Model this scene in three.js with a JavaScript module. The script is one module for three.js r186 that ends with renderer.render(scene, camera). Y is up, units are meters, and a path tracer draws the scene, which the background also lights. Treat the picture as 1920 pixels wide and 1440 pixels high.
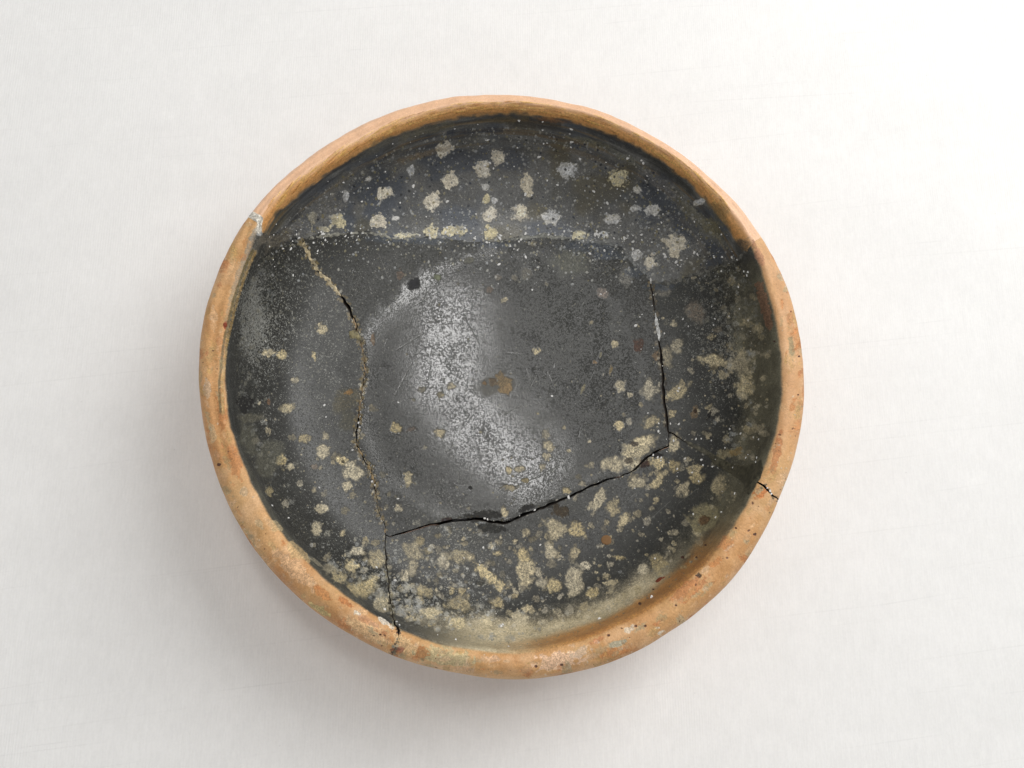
import * as THREE from 'three';
import { RectAreaLightUniformsLib } from 'three/addons/lights/RectAreaLightUniformsLib.js';
import { mergeGeometries } from 'three/addons/utils/BufferGeometryUtils.js';

RectAreaLightUniformsLib.init();
const R = 0.11;                               // outer radius of the bowl, metres
const BASE = 0.1;                             // the inner floor lies this far (in R) above the table

// ---------------------------------------------------------------- camera
const PHOTO_W = 1920, PHOTO_H = 1440, HFOV = 62 * Math.PI / 180;
const camera = new THREE.PerspectiveCamera(2 * Math.atan(Math.tan(HFOV / 2) * 0.75) * 180 / Math.PI, 4 / 3, 0.01, 20);
const TILT = 13.26 * Math.PI / 180, SIDE = 3.69 * Math.PI / 180, DIST = 2.716;
const forward = new THREE.Vector3(Math.sin(SIDE), -Math.cos(SIDE) * Math.cos(TILT), -Math.cos(SIDE) * Math.sin(TILT));
const target = new THREE.Vector3(0.0086 * R, (0.42 + BASE) * R, 0.0953 * R);
camera.position.copy(target).addScaledVector(forward, -DIST * R);
camera.up.set(0, 0, -1);
camera.lookAt(target);
camera.updateMatrixWorld();

// ---------------------------------------------------------------- light: the lit room, a large window-sized panel up to the right, two unseen lamps above, shaped for their reflection in the bowl
const scene = new THREE.Scene();
scene.background = new THREE.Color().setRGB(0.46, 0.46, 0.454);
const renderer = new THREE.WebGLRenderer({ antialias: true });
renderer.toneMapping = THREE.LinearToneMapping;
renderer.toneMappingExposure = 1.0;
renderer.shadowMap.enabled = true;
const steel = new THREE.MeshStandardMaterial({ color: 0xd8d8d4, roughness: 0.5 });
function lamp(name, label, [x, y, z], [w, h], aim, strength, color, turn = 0) {
  const g = new THREE.Group(); g.name = name;
  g.userData = { label, category: 'ceiling light' };
  g.position.set(x, y, z); if (aim) g.lookAt(...aim); else g.rotation.set(Math.PI / 2, 0, turn);
  const house = new THREE.Mesh(new THREE.BoxGeometry(w + 0.04, h + 0.04, 0.05), steel); house.name = 'housing'; house.position.z = -0.04;
  const glow = new THREE.Mesh(new THREE.BoxGeometry(w, h, 0.01), new THREE.MeshStandardMaterial({ color: 0xffffff, emissive: new THREE.Color(...color), emissiveIntensity: 1 })); glow.name = 'diffuser'; glow.position.z = -0.008;
  g.add(house, glow);
  const l = new THREE.RectAreaLight(new THREE.Color(...color), strength, w, h);
  l.rotation.y = Math.PI; l.position.z = 0.002;
  g.add(l);
  scene.add(g);
}
lamp('light_panel', 'large square white light panel over the table to the upper right', [0.64, 0.84, -0.5], [0.72, 0.72], [0.02, 0, -0.02], 4.5, [1, 0.995, 0.985]);
lamp('reflection_lamp', 'narrow white unseen lamp above the bowl, shaped for its reflection', [-0.033, 1.2, -0.345], [0.11, 0.22], null, 15.5, [1, 0.99, 0.97]);
lamp('reflection_lamp_001', 'added slanting white lamp beside the narrow one, turned to shape the reflection', [0.068, 1.2, -0.16], [0.2, 0.1], null, 15, [1, 0.99, 0.97], 0.68);  // added lamp pair: outlines and places set to draw the pale floor patch

// ---------------------------------------------------------------- small tools
function random(seed) { let s = seed >>> 0; return () => { s = (s + 0x6d2b79f5) >>> 0; let t = Math.imul(s ^ (s >>> 15), 1 | s); t = (t + Math.imul(t ^ (t >>> 7), 61 | t)) ^ t; return ((t ^ (t >>> 14)) >>> 0) / 4294967296; }; }
const rnd = random(71);
const LAT = new Float32Array(65536); for (let i = 0; i < 65536; i++) LAT[i] = rnd();
function vn(x, y) {
  const ix = Math.floor(x), iy = Math.floor(y); let u = x - ix, v = y - iy; u = u * u * (3 - 2 * u); v = v * v * (3 - 2 * v);
  const a = (iy & 255) << 8, b = ((iy + 1) & 255) << 8, c = ix & 255, d = (ix + 1) & 255;
  const p = LAT[a | c] + (LAT[a | d] - LAT[a | c]) * u, q = LAT[b | c] + (LAT[b | d] - LAT[b | c]) * u;
  return p + (q - p) * v;
}
function fbm(x, y, n = 3) { let s = 0, a = 0.5, t = 0; for (let i = 0; i < n; i++) { s += a * vn(x, y); t += a; a *= 0.55; x = x * 2.03 + 17.3; y = y * 2.03 + 5.1; } return s / t; }
const clamp = (x, a = 0, b = 1) => x < a ? a : x > b ? b : x;
const step = (a, b, x) => { const t = clamp((x - a) / (b - a)); return t * t * (3 - 2 * t); };
const mix = (a, b, t) => a + (b - a) * t;

// ---------------------------------------------------------------- shape of the bowl
// upper face: inner floor, wall, rim crown, out to the widest line; lower face: from there under the bowl to the foot. Both run over the same disc (rho 0..1, theta).
function profile(points) {
  const c = new THREE.CatmullRomCurve3(points.map(([r, h]) => new THREE.Vector3(r, h, 0)), false, 'centripetal').getPoints(2000), s = [0];
  for (let i = 1; i < c.length; i++) s.push(s[i - 1] + c[i].distanceTo(c[i - 1]));
  const total = s[s.length - 1], N = 1024, r = new Float32Array(N + 1), h = new Float32Array(N + 1);
  for (let i = 0, k = 0; i <= N; i++) { const at = total * i / N; while (k < s.length - 2 && s[k + 1] < at) k++; const t = (at - s[k]) / (s[k + 1] - s[k] || 1); r[i] = mix(c[k].x, c[k + 1].x, t); h[i] = mix(c[k].y, c[k + 1].y, t); }
  return { total, r, h, at(rho) { const x = clamp(rho) * N, k = Math.min(N - 1, Math.floor(x)), t = x - k; return [mix(r[k], r[k + 1], t), mix(h[k], h[k + 1], t)]; } };
}
const UP = profile([[0, 0], [0.3, 0.0006], [0.53, 0.0022], [0.62, 0.0085], [0.7, 0.028], [0.778, 0.067], [0.85, 0.15], [0.876, 0.22], [0.888, 0.295], [0.892, 0.36], [0.896, 0.395], [0.905, 0.413], [0.92, 0.423], [0.94, 0.423], [0.96, 0.414], [0.98, 0.394], [0.993, 0.362], [1, 0.32]]);
const LOW = profile([[0, -0.075], [0.3, -0.075], [0.43, -0.08], [0.455, -0.0995], [0.54, -0.0995], [0.56, -0.08], [0.66, -0.05], [0.8, 0.03], [0.9, 0.12], [0.96, 0.2], [0.99, 0.27], [1, 0.32]]);
const BELOW = (() => { // for each place of the upper face the nearest place of the lower face, so that breaks run square through the wall
  const t = new Float32Array(1025); let k = 0;
  for (let i = 0; i <= 1024; i++) { let b = k, e = 1e9; for (let j = k; j <= Math.min(1024, k + 60); j++) { const d = (UP.r[i] - LOW.r[j]) ** 2 + (UP.h[i] - LOW.h[j]) ** 2; if (d < e) { e = d; b = j; } } k = b; t[i] = b / 1024; }
  const u = t.slice(); for (let i = 0; i <= 1024; i++) { let s = 0, n = 0; for (let j = -40; j <= 40; j++) { const q = Math.min(1024, Math.max(0, i + j)); s += t[q]; n++; } u[i] = mix(s / n, i / 1024, 0.02); } u[0] = 0; const end = u[1024]; for (let i = 0; i <= 1024; i++) u[i] = mix(u[i], i / 1024 > 0.9 ? mix(u[i], 1, ((i / 1024 - 0.9) / 0.1) ** 2) : u[i], 1);
  return (rho) => { const x = clamp(rho) * 1024, a = Math.min(1023, Math.floor(x)); return mix(u[a], u[a + 1], x - a); };
})();
const CREST = (() => { for (let i = 0; i <= 1024; i++) if (UP.r[i] >= 0.905) return i / 1024; })();   // rho of the inner edge of the rim

// how far the real, hand-made outline leaves the circle: measured on the photograph, outer silhouette and inner edge of the rim
const OUTER = [[760, 204], [443, 438], [471, 404], [410, 900], [499, 1061], [610, 1158], [732, 1228], [970, 1275], [1120, 1250], [1281, 1167], [1381, 1078], [1459, 939], [1120, 214], [1259, 282], [1370, 379], [1481, 549], [1508, 720], [930, 182], [372, 700], [378, 620], [385, 810], [590, 291], [408, 510], [840, 1258]];
const INNER = [[487, 412], [532, 365], [590, 321], [674, 268], [760, 229], [823, 210], [934, 195], [1018, 202], [1120, 224], [1189, 257], [1245, 285], [1314, 338], [1356, 385], [1392, 438], [1414, 465], [1439, 548], [1462, 632], [1466, 693], [1460, 790], [1445, 840], [1423, 901], [1409, 930], [1378, 983], [1342, 1033], [1298, 1083], [1231, 1136], [1162, 1172], [1120, 1189], [1045, 1217], [962, 1228], [907, 1222], [823, 1208], [754, 1183], [735, 1175], [665, 1128], [596, 1072], [540, 1017], [499, 961], [471, 900], [443, 840], [425, 762], [422, 712], [425, 637], [435, 568], [443, 549], [460, 500], [471, 474]];
const F = (PHOTO_W / 2) / Math.tan(HFOV / 2), axis = { x: new THREE.Vector3(), y: new THREE.Vector3(), z: new THREE.Vector3() };
camera.matrixWorld.extractBasis(axis.x, axis.y, axis.z);
function onPlane([px, py], y) {       // the point of the level y that shows at a place of the photograph
  const d = axis.x.clone().multiplyScalar((px - PHOTO_W / 2) / F).addScaledVector(axis.y, -(py - PHOTO_H / 2) / F).sub(axis.z);
  return camera.position.clone().addScaledVector(d, (y - camera.position.y) / d.y);
}
function outline(points, h, r0) {
  const p = points.map((q) => { let w = onPlane(q, ((h || 0.335) + BASE) * R);
    if (!h) {                           // the silhouette: the point of the rim's curve that the line of sight grazes
      const l = Math.hypot(w.x, w.z), out = (l - (camera.position.x * w.x + camera.position.z * w.z) / l) / (camera.position.y - w.y); let k = 900; for (let i = 900; i <= 1024; i++) if (UP.r[i] + out * UP.h[i] > UP.r[k] + out * UP.h[k]) k = i;
      w = onPlane(q, (UP.h[k] + BASE) * R); r0 = UP.r[k];
    }
    return [Math.atan2(w.z, w.x), Math.hypot(w.x, w.z) / R / r0]; }).sort((a, b) => a[0] - b[0]);
  const n = 360, raw = new Float32Array(n), out = new Float32Array(n);
  for (let i = 0; i < n; i++) {
    const t = -Math.PI + (i + 0.5) / n * 2 * Math.PI; let k = p.findIndex((q) => q[0] > t); if (k < 0) k = p.length;
    const a = p[(k + p.length - 1) % p.length], b = p[k % p.length]; let ta = a[0], tb = b[0]; if (ta > t) ta -= 2 * Math.PI; if (tb < t) tb += 2 * Math.PI;
    raw[i] = mix(a[1], b[1], (t - ta) / (tb - ta));
  }
  for (let i = 0; i < n; i++) { let s = 0, w = 0; for (let k = -12; k <= 12; k++) { const e = Math.exp(-k * k / 32); s += e * raw[(i + k + n) % n]; w += e; } out[i] = s / w; }
  return (t) => { let x = (t + Math.PI) / (2 * Math.PI) * n - 0.5; x = (x % n + n) % n; const k = Math.floor(x); return mix(out[k % n], out[(k + 1) % n], x - k) + (h ? 0.004 : 0.007) * (fbm(20 + 7 * Math.cos(t), 20 + 7 * Math.sin(t), 3) - 0.5); };
}
const kOut = outline(OUTER, 0, 1), kIn = outline(INNER, 0.413, 0.905);
function surface(prof, qx, qz) {      // disc point -> [x, y, z] in R, bowl resting at y = 0
  const rho = Math.hypot(qx, qz), th = Math.atan2(qz, qx), [r, h] = prof.at(rho);
  const k = r < 0.905 ? mix(1, kIn(th), step(0.55, 0.88, r)) : mix(kIn(th), kOut(th), clamp((r - 0.905) / 0.094));
  const s = rho > 1e-6 ? r * k / rho : 1;
  return [qx * s, h + BASE, qz * s];
}
const V = new THREE.Vector3();
function toPhoto(qx, qz) {
  const p = surface(UP, qx, qz); V.set(p[0] * R, p[1] * R, p[2] * R).sub(camera.position);
  const d = -V.dot(axis.z); return [PHOTO_W / 2 + F * V.dot(axis.x) / d, PHOTO_H / 2 - F * V.dot(axis.y) / d];
}
function jacobian(qx, qz) { const e = 1e-3, a = toPhoto(qx + e, qz), b = toPhoto(qx - e, qz), c = toPhoto(qx, qz + e), d = toPhoto(qx, qz - e); return [(a[0] - b[0]) / 2 / e, (c[0] - d[0]) / 2 / e, (a[1] - b[1]) / 2 / e, (c[1] - d[1]) / 2 / e]; }
function place(px, py) {              // where on the disc a mark read off the photograph lies
  let best = null, err = 1e9;
  const th0 = Math.atan2(py - 735, px - 945);
  for (let i = 0; i <= 60; i++) { const rho = i / 60; for (let k = -3; k <= 3; k++) { const t = th0 + k * 0.05, x = rho * Math.cos(t), z = rho * Math.sin(t), p = toPhoto(x, z), e = Math.hypot(p[0] - px, p[1] - py); if (e < err) { err = e; best = [x, z]; } } }
  for (let i = 0; i < 12; i++) {
    const p = toPhoto(...best), J = jacobian(...best), det = J[0] * J[3] - J[1] * J[2]; if (Math.abs(det) < 2e4) break;
    const dx = px - p[0], dy = py - p[1], nx = best[0] + clamp((J[3] * dx - J[1] * dy) / det, -0.03, 0.03), nz = best[1] + clamp((-J[2] * dx + J[0] * dy) / det, -0.03, 0.03);
    const e = (([a, b]) => Math.hypot(a - px, b - py))(toPhoto(nx, nz)); if (Math.hypot(nx, nz) > 0.999 || e > err + 0.5) break; best = [nx, nz]; err = e;
  }
  return best;
}

// ---------------------------------------------------------------- the breaks between the pieces: [photo x, photo y, half width in photo pixels]
const BREAKS = {
  left: [[568, 452, 2], [573, 466, 2.5], [585, 488, 2], [597, 508, 2], [614, 525, 2], [630, 542, 2.2], [643, 560, 2.4], [652, 575, 3.2], [660, 590, 2.4], [665, 607, 2], [671, 625, 2], [680, 650, 1.5], [683, 680, 1.5], [685, 700, 1.5], [681, 720, 1.5], [679, 740, 1.5], [675, 765, 2], [673, 790, 2.5], [668, 812, 2], [667, 830, 2], [676, 848, 2], [683, 862, 1.5], [692, 875, 2], [699, 893, 2.5], [703, 915, 1.5], [707, 935, 1.5], [709, 950, 1], [716, 975, 1], [721, 990, 1], [723, 1003, 1.3]],
  foot: [[723, 1003, 1.3], [722, 1020, 1.2], [724, 1040, 2], [725, 1060, 2], [727, 1080, 2], [729, 1100, 1.6], [731, 1120, 1.3], [735, 1138, 1], [737, 1160, 1], [740, 1172, 2], [748, 1182, 2.2], [746, 1195, 0.3], [743, 1208, 0.3], [738, 1221, 0.4], [735, 1228, 0.7]],
  lower: [[723, 1003, 1], [732, 1006, 1], [745, 1002, 1.5], [770, 995, 2], [800, 986, 2], [825, 981, 2.5], [850, 976, 2.5], [880, 973, 2.5], [905, 974, 3], [925, 979, 2.5], [945, 980, 2.5], [965, 973, 2.8], [985, 964, 3], [1010, 955, 2.5], [1050, 938, 2.5], [1075, 928, 2.2], [1107, 912, 2], [1140, 899, 2], [1165, 893, 1], [1183, 884, 1], [1195, 876, 2], [1210, 860, 2.2], [1225, 849, 1.8], [1252, 837, 1.5], [1254, 832, 1], [1253, 822, 0.8], [1253, 810, 1.2]],
  right: [[1220, 527, 0.6], [1222, 545, 1.3], [1225, 565, 1.2], [1229, 590, 0.3], [1232, 610, 0.3], [1234, 635, 1], [1237, 650, 1.8], [1240, 670, 2.2], [1241, 690, 2.2], [1243, 715, 2.3], [1244, 740, 2.3], [1246, 755, 2], [1248, 770, 2], [1250, 790, 2], [1253, 806, 2], [1253, 810, 1.5]],
  side: [[1253, 810, 1.2], [1265, 815, 1.2], [1274, 822, 1], [1285, 828, 0.6], [1310, 840, 0.4], [1330, 850, 0.4], [1350, 865, 0.4], [1375, 877, 0.4], [1400, 890, 0.3], [1414, 899, 0.6], [1424, 907, 2], [1432, 912, 2.2], [1440, 920, 2], [1447, 928, 1.8], [1452, 935, 1.3], [1456, 941, 1.3]],
  fillA: [[469, 407, 0.3], [480, 412, 0.3], [488, 424, 0.5], [492, 437, 0.5], [503, 440, 0.2], [520, 438, 0.2], [545, 437, 0.2], [560, 447, 0.3], [568, 452, 0.5]],
  fillB: [[568, 452, 0.5], [580, 445, 0.3], [600, 438, 0.3], [620, 440, 0.3], [650, 437, 0.3], [680, 433, 0.3], [710, 437, 0.3], [735, 447, 0.3], [760, 449, 0.3], [785, 447, 0.4], [800, 444, 0.4], [830, 446, 0.5], [860, 450, 0.5], [890, 455, 0.4], [920, 455, 0.3], [945, 450, 0.2], [970, 445, 0.2], [1000, 442, 0.2], [1030, 440, 0.2], [1055, 446, 0.3], [1075, 448, 0.3], [1095, 455, 0.3], [1120, 456, 0.3], [1150, 460, 0.3], [1165, 466, 0.3], [1175, 480, 0.4], [1188, 497, 0.4], [1205, 512, 0.6], [1220, 527, 0.6]],
  fillD: [[1220, 527, 0.6], [1240, 530, 0.4], [1265, 527, 0.3], [1300, 515, 0.2], [1340, 500, 0.2], [1370, 490, 0.2], [1393, 478, 0.3], [1402, 470, 0.4], [1408, 461, 0.4], [1417, 455, 0.3], [1424, 449, 0.3]],
};
const UNIT = 1 / 440;                  // about one photo pixel, in disc units (only for widths)
function chain(list, jag, seed) {      // disc points with half widths, roughened like a fracture
  const P = list.map(([x, y, w]) => [...place(x, y), 0.62 * w * UNIT]), out = [], g = random(seed);
  for (let i = 0; i < P.length - 1; i++) {
    const a = P[i], b = P[i + 1], n = Math.max(1, Math.round(Math.hypot(b[0] - a[0], b[1] - a[1]) / 0.011));
    for (let k = 0; k < n; k++) { const t = k / n, j = i + k ? jag * UNIT : 0; out.push([mix(a[0], b[0], t) + (g() - 0.5) * 2 * j, mix(a[1], b[1], t) + (g() - 0.5) * 2 * j, mix(a[2], b[2], t) * (0.8 + 0.4 * g())]); }
  }
  out.push(P[P.length - 1]); return out;
}
const K = { left: chain(BREAKS.left.map(([x, y, w]) => [x, y, y > 640 ? w * 0.6 : w]), 1.2, 1), foot: chain(BREAKS.foot.map(([x, y, w]) => [x, y, y < 1150 ? w * 0.65 : w]), 0.9, 2), lower: chain(BREAKS.lower, 0.6, 3), right: chain(BREAKS.right.map(([x, y, w]) => [x, y, w * 1.25]), 0.7, 4), side: chain(BREAKS.side, 0.6, 5), fillA: chain(BREAKS.fillA.map(([x, y]) => [x, y, 0.08]), 0.8, 6), fillB: chain(BREAKS.fillB.map(([x, y]) => [x, y, 0.1]), 1.6, 7), fillD: chain(BREAKS.fillD.map(([x, y]) => [x, y, 0.08]), 1.2, 8) };
const outward = (p) => { const t = Math.atan2(p[1], p[0]); return [1.3 * Math.cos(t), 1.3 * Math.sin(t), p[2]]; };
K.foot.push(outward(K.foot[K.foot.length - 1])); K.side.push(outward(K.side[K.side.length - 1])); K.fillD.push(outward(K.fillD[K.fillD.length - 1])); K.fillA.unshift(outward(K.fillA[0]));
function arc(a, b, way) { let ta = Math.atan2(a[1], a[0]), tb = Math.atan2(b[1], b[0]); if (way > 0) while (tb < ta) tb += 2 * Math.PI; else while (tb > ta) tb -= 2 * Math.PI; const out = []; for (let i = 1; i < 24; i++) { const t = mix(ta, tb, i / 24); out.push([1.3 * Math.cos(t), 1.3 * Math.sin(t), 0]); } return out; }
const last = (a) => a[a.length - 1], back = (a) => [...a].reverse();
const LOOPS = {
  fill: [...K.fillA, ...K.fillB, ...K.fillD, ...arc(last(K.fillD), K.fillA[0], -1)],
  right: [...K.fillD, ...arc(last(K.fillD), last(K.side), 1), ...back(K.side), ...back(K.right)],
  bottom: [...K.lower, ...K.side, ...arc(last(K.side), last(K.foot), 1), ...back(K.foot)],
  left: [...K.foot, ...arc(last(K.foot), K.fillA[0], 1), ...K.fillA, ...K.left],
  centre: [...K.fillB, ...K.right, ...back(K.lower), ...back(K.left)],
};
function signed(loop, x, y) {          // distance inside the loop, less the half width of the break there
  let d2 = 1e9, w = 0, inside = false;
  for (let i = 0, j = loop.length - 1; i < loop.length; j = i++) {
    const a = loop[j], b = loop[i], ex = b[0] - a[0], ey = b[1] - a[1], fx = x - a[0], fy = y - a[1], t = clamp((fx * ex + fy * ey) / (ex * ex + ey * ey || 1e-12)), gx = fx - ex * t, gy = fy - ey * t, e = gx * gx + gy * gy;
    if (e < d2) { d2 = e; w = mix(a[2], b[2], t); }
    if ((a[1] > y) !== (b[1] > y) && x < ex * (y - a[1]) / ey + a[0]) inside = !inside;
  }
  return (inside ? Math.sqrt(d2) : -Math.sqrt(d2)) - w;
}
function within(loop, x, y) { let c = false; for (let i = 0, j = loop.length - 1; i < loop.length; j = i++) { const a = loop[j], b = loop[i]; if ((a[1] > y) !== (b[1] > y) && x < (b[0] - a[0]) * (y - a[1]) / (b[1] - a[1]) + a[0]) c = !c; } return c; }

// ---------------------------------------------------------------- colours, relief and gloss of the upper face, on the disc
const N = 2048, HALF = 0.488 * N, C0 = N / 2;
const CR = new Float32Array(N * N), CG = new Float32Array(N * N), CB = new Float32Array(N * N), HT = new Float32Array(N * N), RO = new Float32Array(N * N);
const NG = 1024, GEO = new Float32Array(NG * NG);     // larger relief in mm, taken into the mesh
const tx = (q) => C0 + q * HALF;
function put(i, c, a) { CR[i] = mix(CR[i], c[0], a); CG[i] = mix(CG[i], c[1], a); CB[i] = mix(CB[i], c[2], a); }

const DUST_SHEEN = [[560, 550, 100, 0.15], [640, 650, 100, 0.2], [1350, 560, 80, 0.22], [1390, 660, 50, 0.3], [475, 640, 40, 0.6], [470, 560, 36, 0.45], [560, 760, 120, 0.15], [760, 480, 70, 0.2], [470, 560, 50, 0.3], [860, 930, 60, 0.2], [1330, 700, 70, 0.25], [770, 1110, 140, 0.4]].map(([x, y, r, k]) => [...place(x, y), r / 440, k]);  // real pale grain, but the broad left blobs put sheen into the colour
{ // the ground colours
  const deg = 180 / Math.PI, rows = [], rowsC = [];
  for (let y = 0; y < N; y++) {       // spans of the plaster fill, row by row
    const z = (y + 0.5 - C0) / HALF, xs = []; const L = LOOPS.fill;
    for (let i = 0, j = L.length - 1; i < L.length; j = i++) { const a = L[j], b = L[i]; if ((a[1] > z) !== (b[1] > z)) xs.push((b[0] - a[0]) * (z - a[1]) / (b[1] - a[1]) + a[0]); }
    rows.push(xs.sort((a, b) => a - b));
    const ys = [], M = LOOPS.centre; for (let i = 0, j = M.length - 1; i < M.length; j = i++) { const a = M[j], b = M[i]; if ((a[1] > z) !== (b[1] > z)) ys.push((b[0] - a[0]) * (z - a[1]) / (b[1] - a[1]) + a[0]); }
    rowsC.push(ys.sort((a, b) => a - b));
  }
  for (let y = 0; y < N; y++) for (let x = 0; x < N; x++) {
    const i = y * N + x, qx = (x + 0.5 - C0) / HALF, qz = (y + 0.5 - C0) / HALF, rho = Math.hypot(qx, qz);
    if (rho > 1.03) { CR[i] = 150; CG[i] = 105; CB[i] = 70; RO[i] = 0.8; continue; }
    const th = Math.atan2(qz, qx) * deg, xs = rows[y]; let fill = false; for (let k = 0; k < xs.length; k++) if (qx > xs[k]) fill = !fill;
    const big = fbm(qx * 4 + 3, qz * 4 + 9, 4), mid = fbm(qx * 22, qz * 22 + 40, 3), fine = vn(qx * 330, qz * 330), grain = vn(qx * 520 + 9, qz * 520), streak = fbm(th * 0.22 + 60, rho * 110, 3), edge = (mid - 0.5) * 0.03 + (streak - 0.5) * 0.012;
    let c, h = 0, r;
    const rim = rho - CREST;
    if (fill) {
      const b = fbm(qx * 9 + 50, qz * 9, 3), o = fbm(qx * 7 + 11, qz * 7 + 70, 3), brush = step(0.66, 0.8, rho);
      let g = 100 + (big - 0.5) * 54 + (mid - 0.5) * 30 + (grain - 0.5) * 26 + brush * ((streak - 0.5) * 70 + 4);
      c = [g, g, g * 0.985];
      const blue = step(0.5, 0.7, b) * 0.65; c = [mix(c[0], 74, blue), mix(c[1], 80, blue), mix(c[2], 91, blue)];
      const ol = step(0.54, 0.7, o) * 0.6; c = [mix(c[0], 96, ol), mix(c[1], 90, ol), mix(c[2], 72, ol)];
      if (brush > 0) { const d = step(0.5, 0.7, fbm(th * 0.09 + 7, rho * 60 + 4, 3)) * brush * 0.7; c = [mix(c[0], 66, d), mix(c[1], 67, d), mix(c[2], 70, d)]; const ta = step(0.58, 0.72, fbm(th * 0.07 + 90, rho * 70, 3)) * brush * 0.55; c = [mix(c[0], 132, ta), mix(c[1], 108, ta), mix(c[2], 76, ta)]; }
      r = 0.36 + (mid - 0.5) * 0.2; h = (mid - 0.5) * 0.16 + (fine - 0.5) * 0.05 + brush * (streak - 0.5) * 0.12;
      const inn = step(-0.043, -0.024, rim + edge * 1.2); // orange paint runs over the edge down the wall
      if (inn > 0) {
        const s = fbm(th * 0.35, rho * 150 + 30, 3);
        let o2 = [216 + (s - 0.5) * 30, 160 + (s - 0.5) * 32, 100 + (s - 0.5) * 30];
        const out = step(-0.008, 0.012, rim + (streak - 0.5) * 0.012);
        o2 = [mix(o2[0], 228 + (mid - 0.5) * 16, out), mix(o2[1], 184 + (mid - 0.5) * 16, out), mix(o2[2], 148 + (mid - 0.5) * 14, out)];
        c = [mix(c[0], o2[0], inn), mix(c[1], o2[1], inn), mix(c[2], o2[2], inn)];
        r = mix(r, 0.45, inn); h = mix(h, (streak - 0.5) * 0.1 + (fine - 0.5) * 0.03, inn);
      }
    } else {
      let g = 55 + (big - 0.5) * 20 + (mid - 0.5) * 16 + (fine - 0.5) * 10 + (grain - 0.5) * 14;
      c = [g * 1.0, g * 1.0, g * 0.95];
      let burnished = false; { const ys = rowsC[y]; for (let k = 0; k < ys.length; k++) if (qx > ys[k]) burnished = !burnished; }
      let dust = burnished ? -0.17 : -0.02; for (const [dx, dz, dr, ds] of DUST_SHEEN) { const e = ((qx - dx) ** 2 + (qz - dz) ** 2) / (dr * dr); if (e < 5) dust += ds * Math.exp(-e); }
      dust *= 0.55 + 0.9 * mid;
      const gr = vn(qx * 640 + 31, qz * 640 + 7) * 0.62 + vn(qx * 270 + 77, qz * 270) * 0.38, d = step(0.84 - 0.5 * dust, 0.93 - 0.5 * dust, gr + 0.14 * (fine - 0.3));   // pale worn grains in the dark skin, at the left also painting in sheen
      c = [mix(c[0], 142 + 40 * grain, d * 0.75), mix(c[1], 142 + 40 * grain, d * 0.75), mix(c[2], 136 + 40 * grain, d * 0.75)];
      r = (burnished ? mix(0.1, 0.42, step(0.375, 0.435, rho + (big - 0.5) * 0.1 + (mid - 0.5) * 0.06)) + 0.4 * step(0.38, 0.68, gr + (mid - 0.5) * 0.2) * (0.5 + 0.7 * mid) : 0.4 + (big - 0.5) * 0.2 + 0.3 * step(0.45, 0.7, gr));
      h = burnished ? (gr - 0.5) * 0.012 : (fine - 0.5) * 0.02 + (grain - 0.5) * 0.02;
      const wheel = step(0.7, 0.78, rho); h += wheel * (streak - 0.5) * 0.06; g = wheel * (streak - 0.5) * 22; c = [c[0] + g, c[1] + g, c[2] + g];
      // the fired clay turns from black to grey-buff to orange up the lower wall
      const warp = (big - 0.5) * 0.16 + (mid - 0.5) * 0.1 + (grain - 0.5) * 0.05;
      const buff = step(34, 62, th + warp * 60) * (1 - step(94, 114, th + warp * 30)) * step(0.6, 0.7, rho + warp * 0.5);
      { const m = (mid - 0.5) * 46 + (fine - 0.5) * 26 + (grain - 0.5) * 26; c = [mix(c[0], 196 + m, buff), mix(c[1], 182 + m, buff), mix(c[2], 150 + m, buff)]; }
      const oran = step(30, 46, th + warp * 40) * (1 - step(78, 96, th + warp * 40)) * step(0.715, 0.79, rho + warp * 0.35);
      c = [mix(c[0], 186 + (mid - 0.5) * 40 + (fine - 0.5) * 20, oran), mix(c[1], 134 + (mid - 0.5) * 40 + (fine - 0.5) * 20, oran), mix(c[2], 80 + (mid - 0.5) * 30, oran)];
      const olive = step(-34, -14, th + warp * 50) * (1 - step(34, 50, th)) * step(0.64, 0.73, rho + warp * 0.5) * 0.72 + step(112, 124, th) * (1 - step(150, 168, th)) * step(0.82, 0.86, rho) * 0.3;
      c = [mix(c[0], 124 + (mid - 0.5) * 60 + (grain - 0.5) * 30, olive), mix(c[1], 119 + (mid - 0.5) * 60 + (grain - 0.5) * 30, olive), mix(c[2], 98 + (mid - 0.5) * 50 + (grain - 0.5) * 30, olive)];
      r = mix(r, 0.55, Math.max(buff, oran));
      const on = step(-0.006, 0.004, rim + edge * 0.25);
      if (on > 0) {
        const hue = fbm(qx * 6 + 20, qz * 6 + 33, 3), pale = step(0.52, 0.7, fbm(qx * 13 + 5, qz * 13, 3));
        let o2 = [200 + (hue - 0.5) * 30, 154 + (hue - 0.5) * 52, 103 + (hue - 0.5) * 54];
        o2 = [mix(o2[0], 214, pale * 0.5), mix(o2[1], 174, pale * 0.5), mix(o2[2], 132, pale * 0.5)];
        const f = (fine - 0.5) * 14 + (mid - 0.5) * 26 + (grain - 0.5) * 10; o2 = [o2[0] + f, o2[1] + f, o2[2] + f];
        if (th > -40 && th < 25) { const k = step(-34, -20, th) * (1 - step(10, 25, th)) * 0.5; o2 = [mix(o2[0], 208, k), mix(o2[1], 162, k), mix(o2[2], 120, k)]; }
        c = [mix(c[0], o2[0], on), mix(c[1], o2[1], on), mix(c[2], o2[2], on)];
        r = mix(r, 0.6, on); h = mix(h, (mid - 0.5) * 0.12 + (fine - 0.5) * 0.05, on);
      }
    }
    CR[i] = c[0]; CG[i] = c[1]; CB[i] = c[2]; HT[i] = h; RO[i] = r;
  }
}
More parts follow.
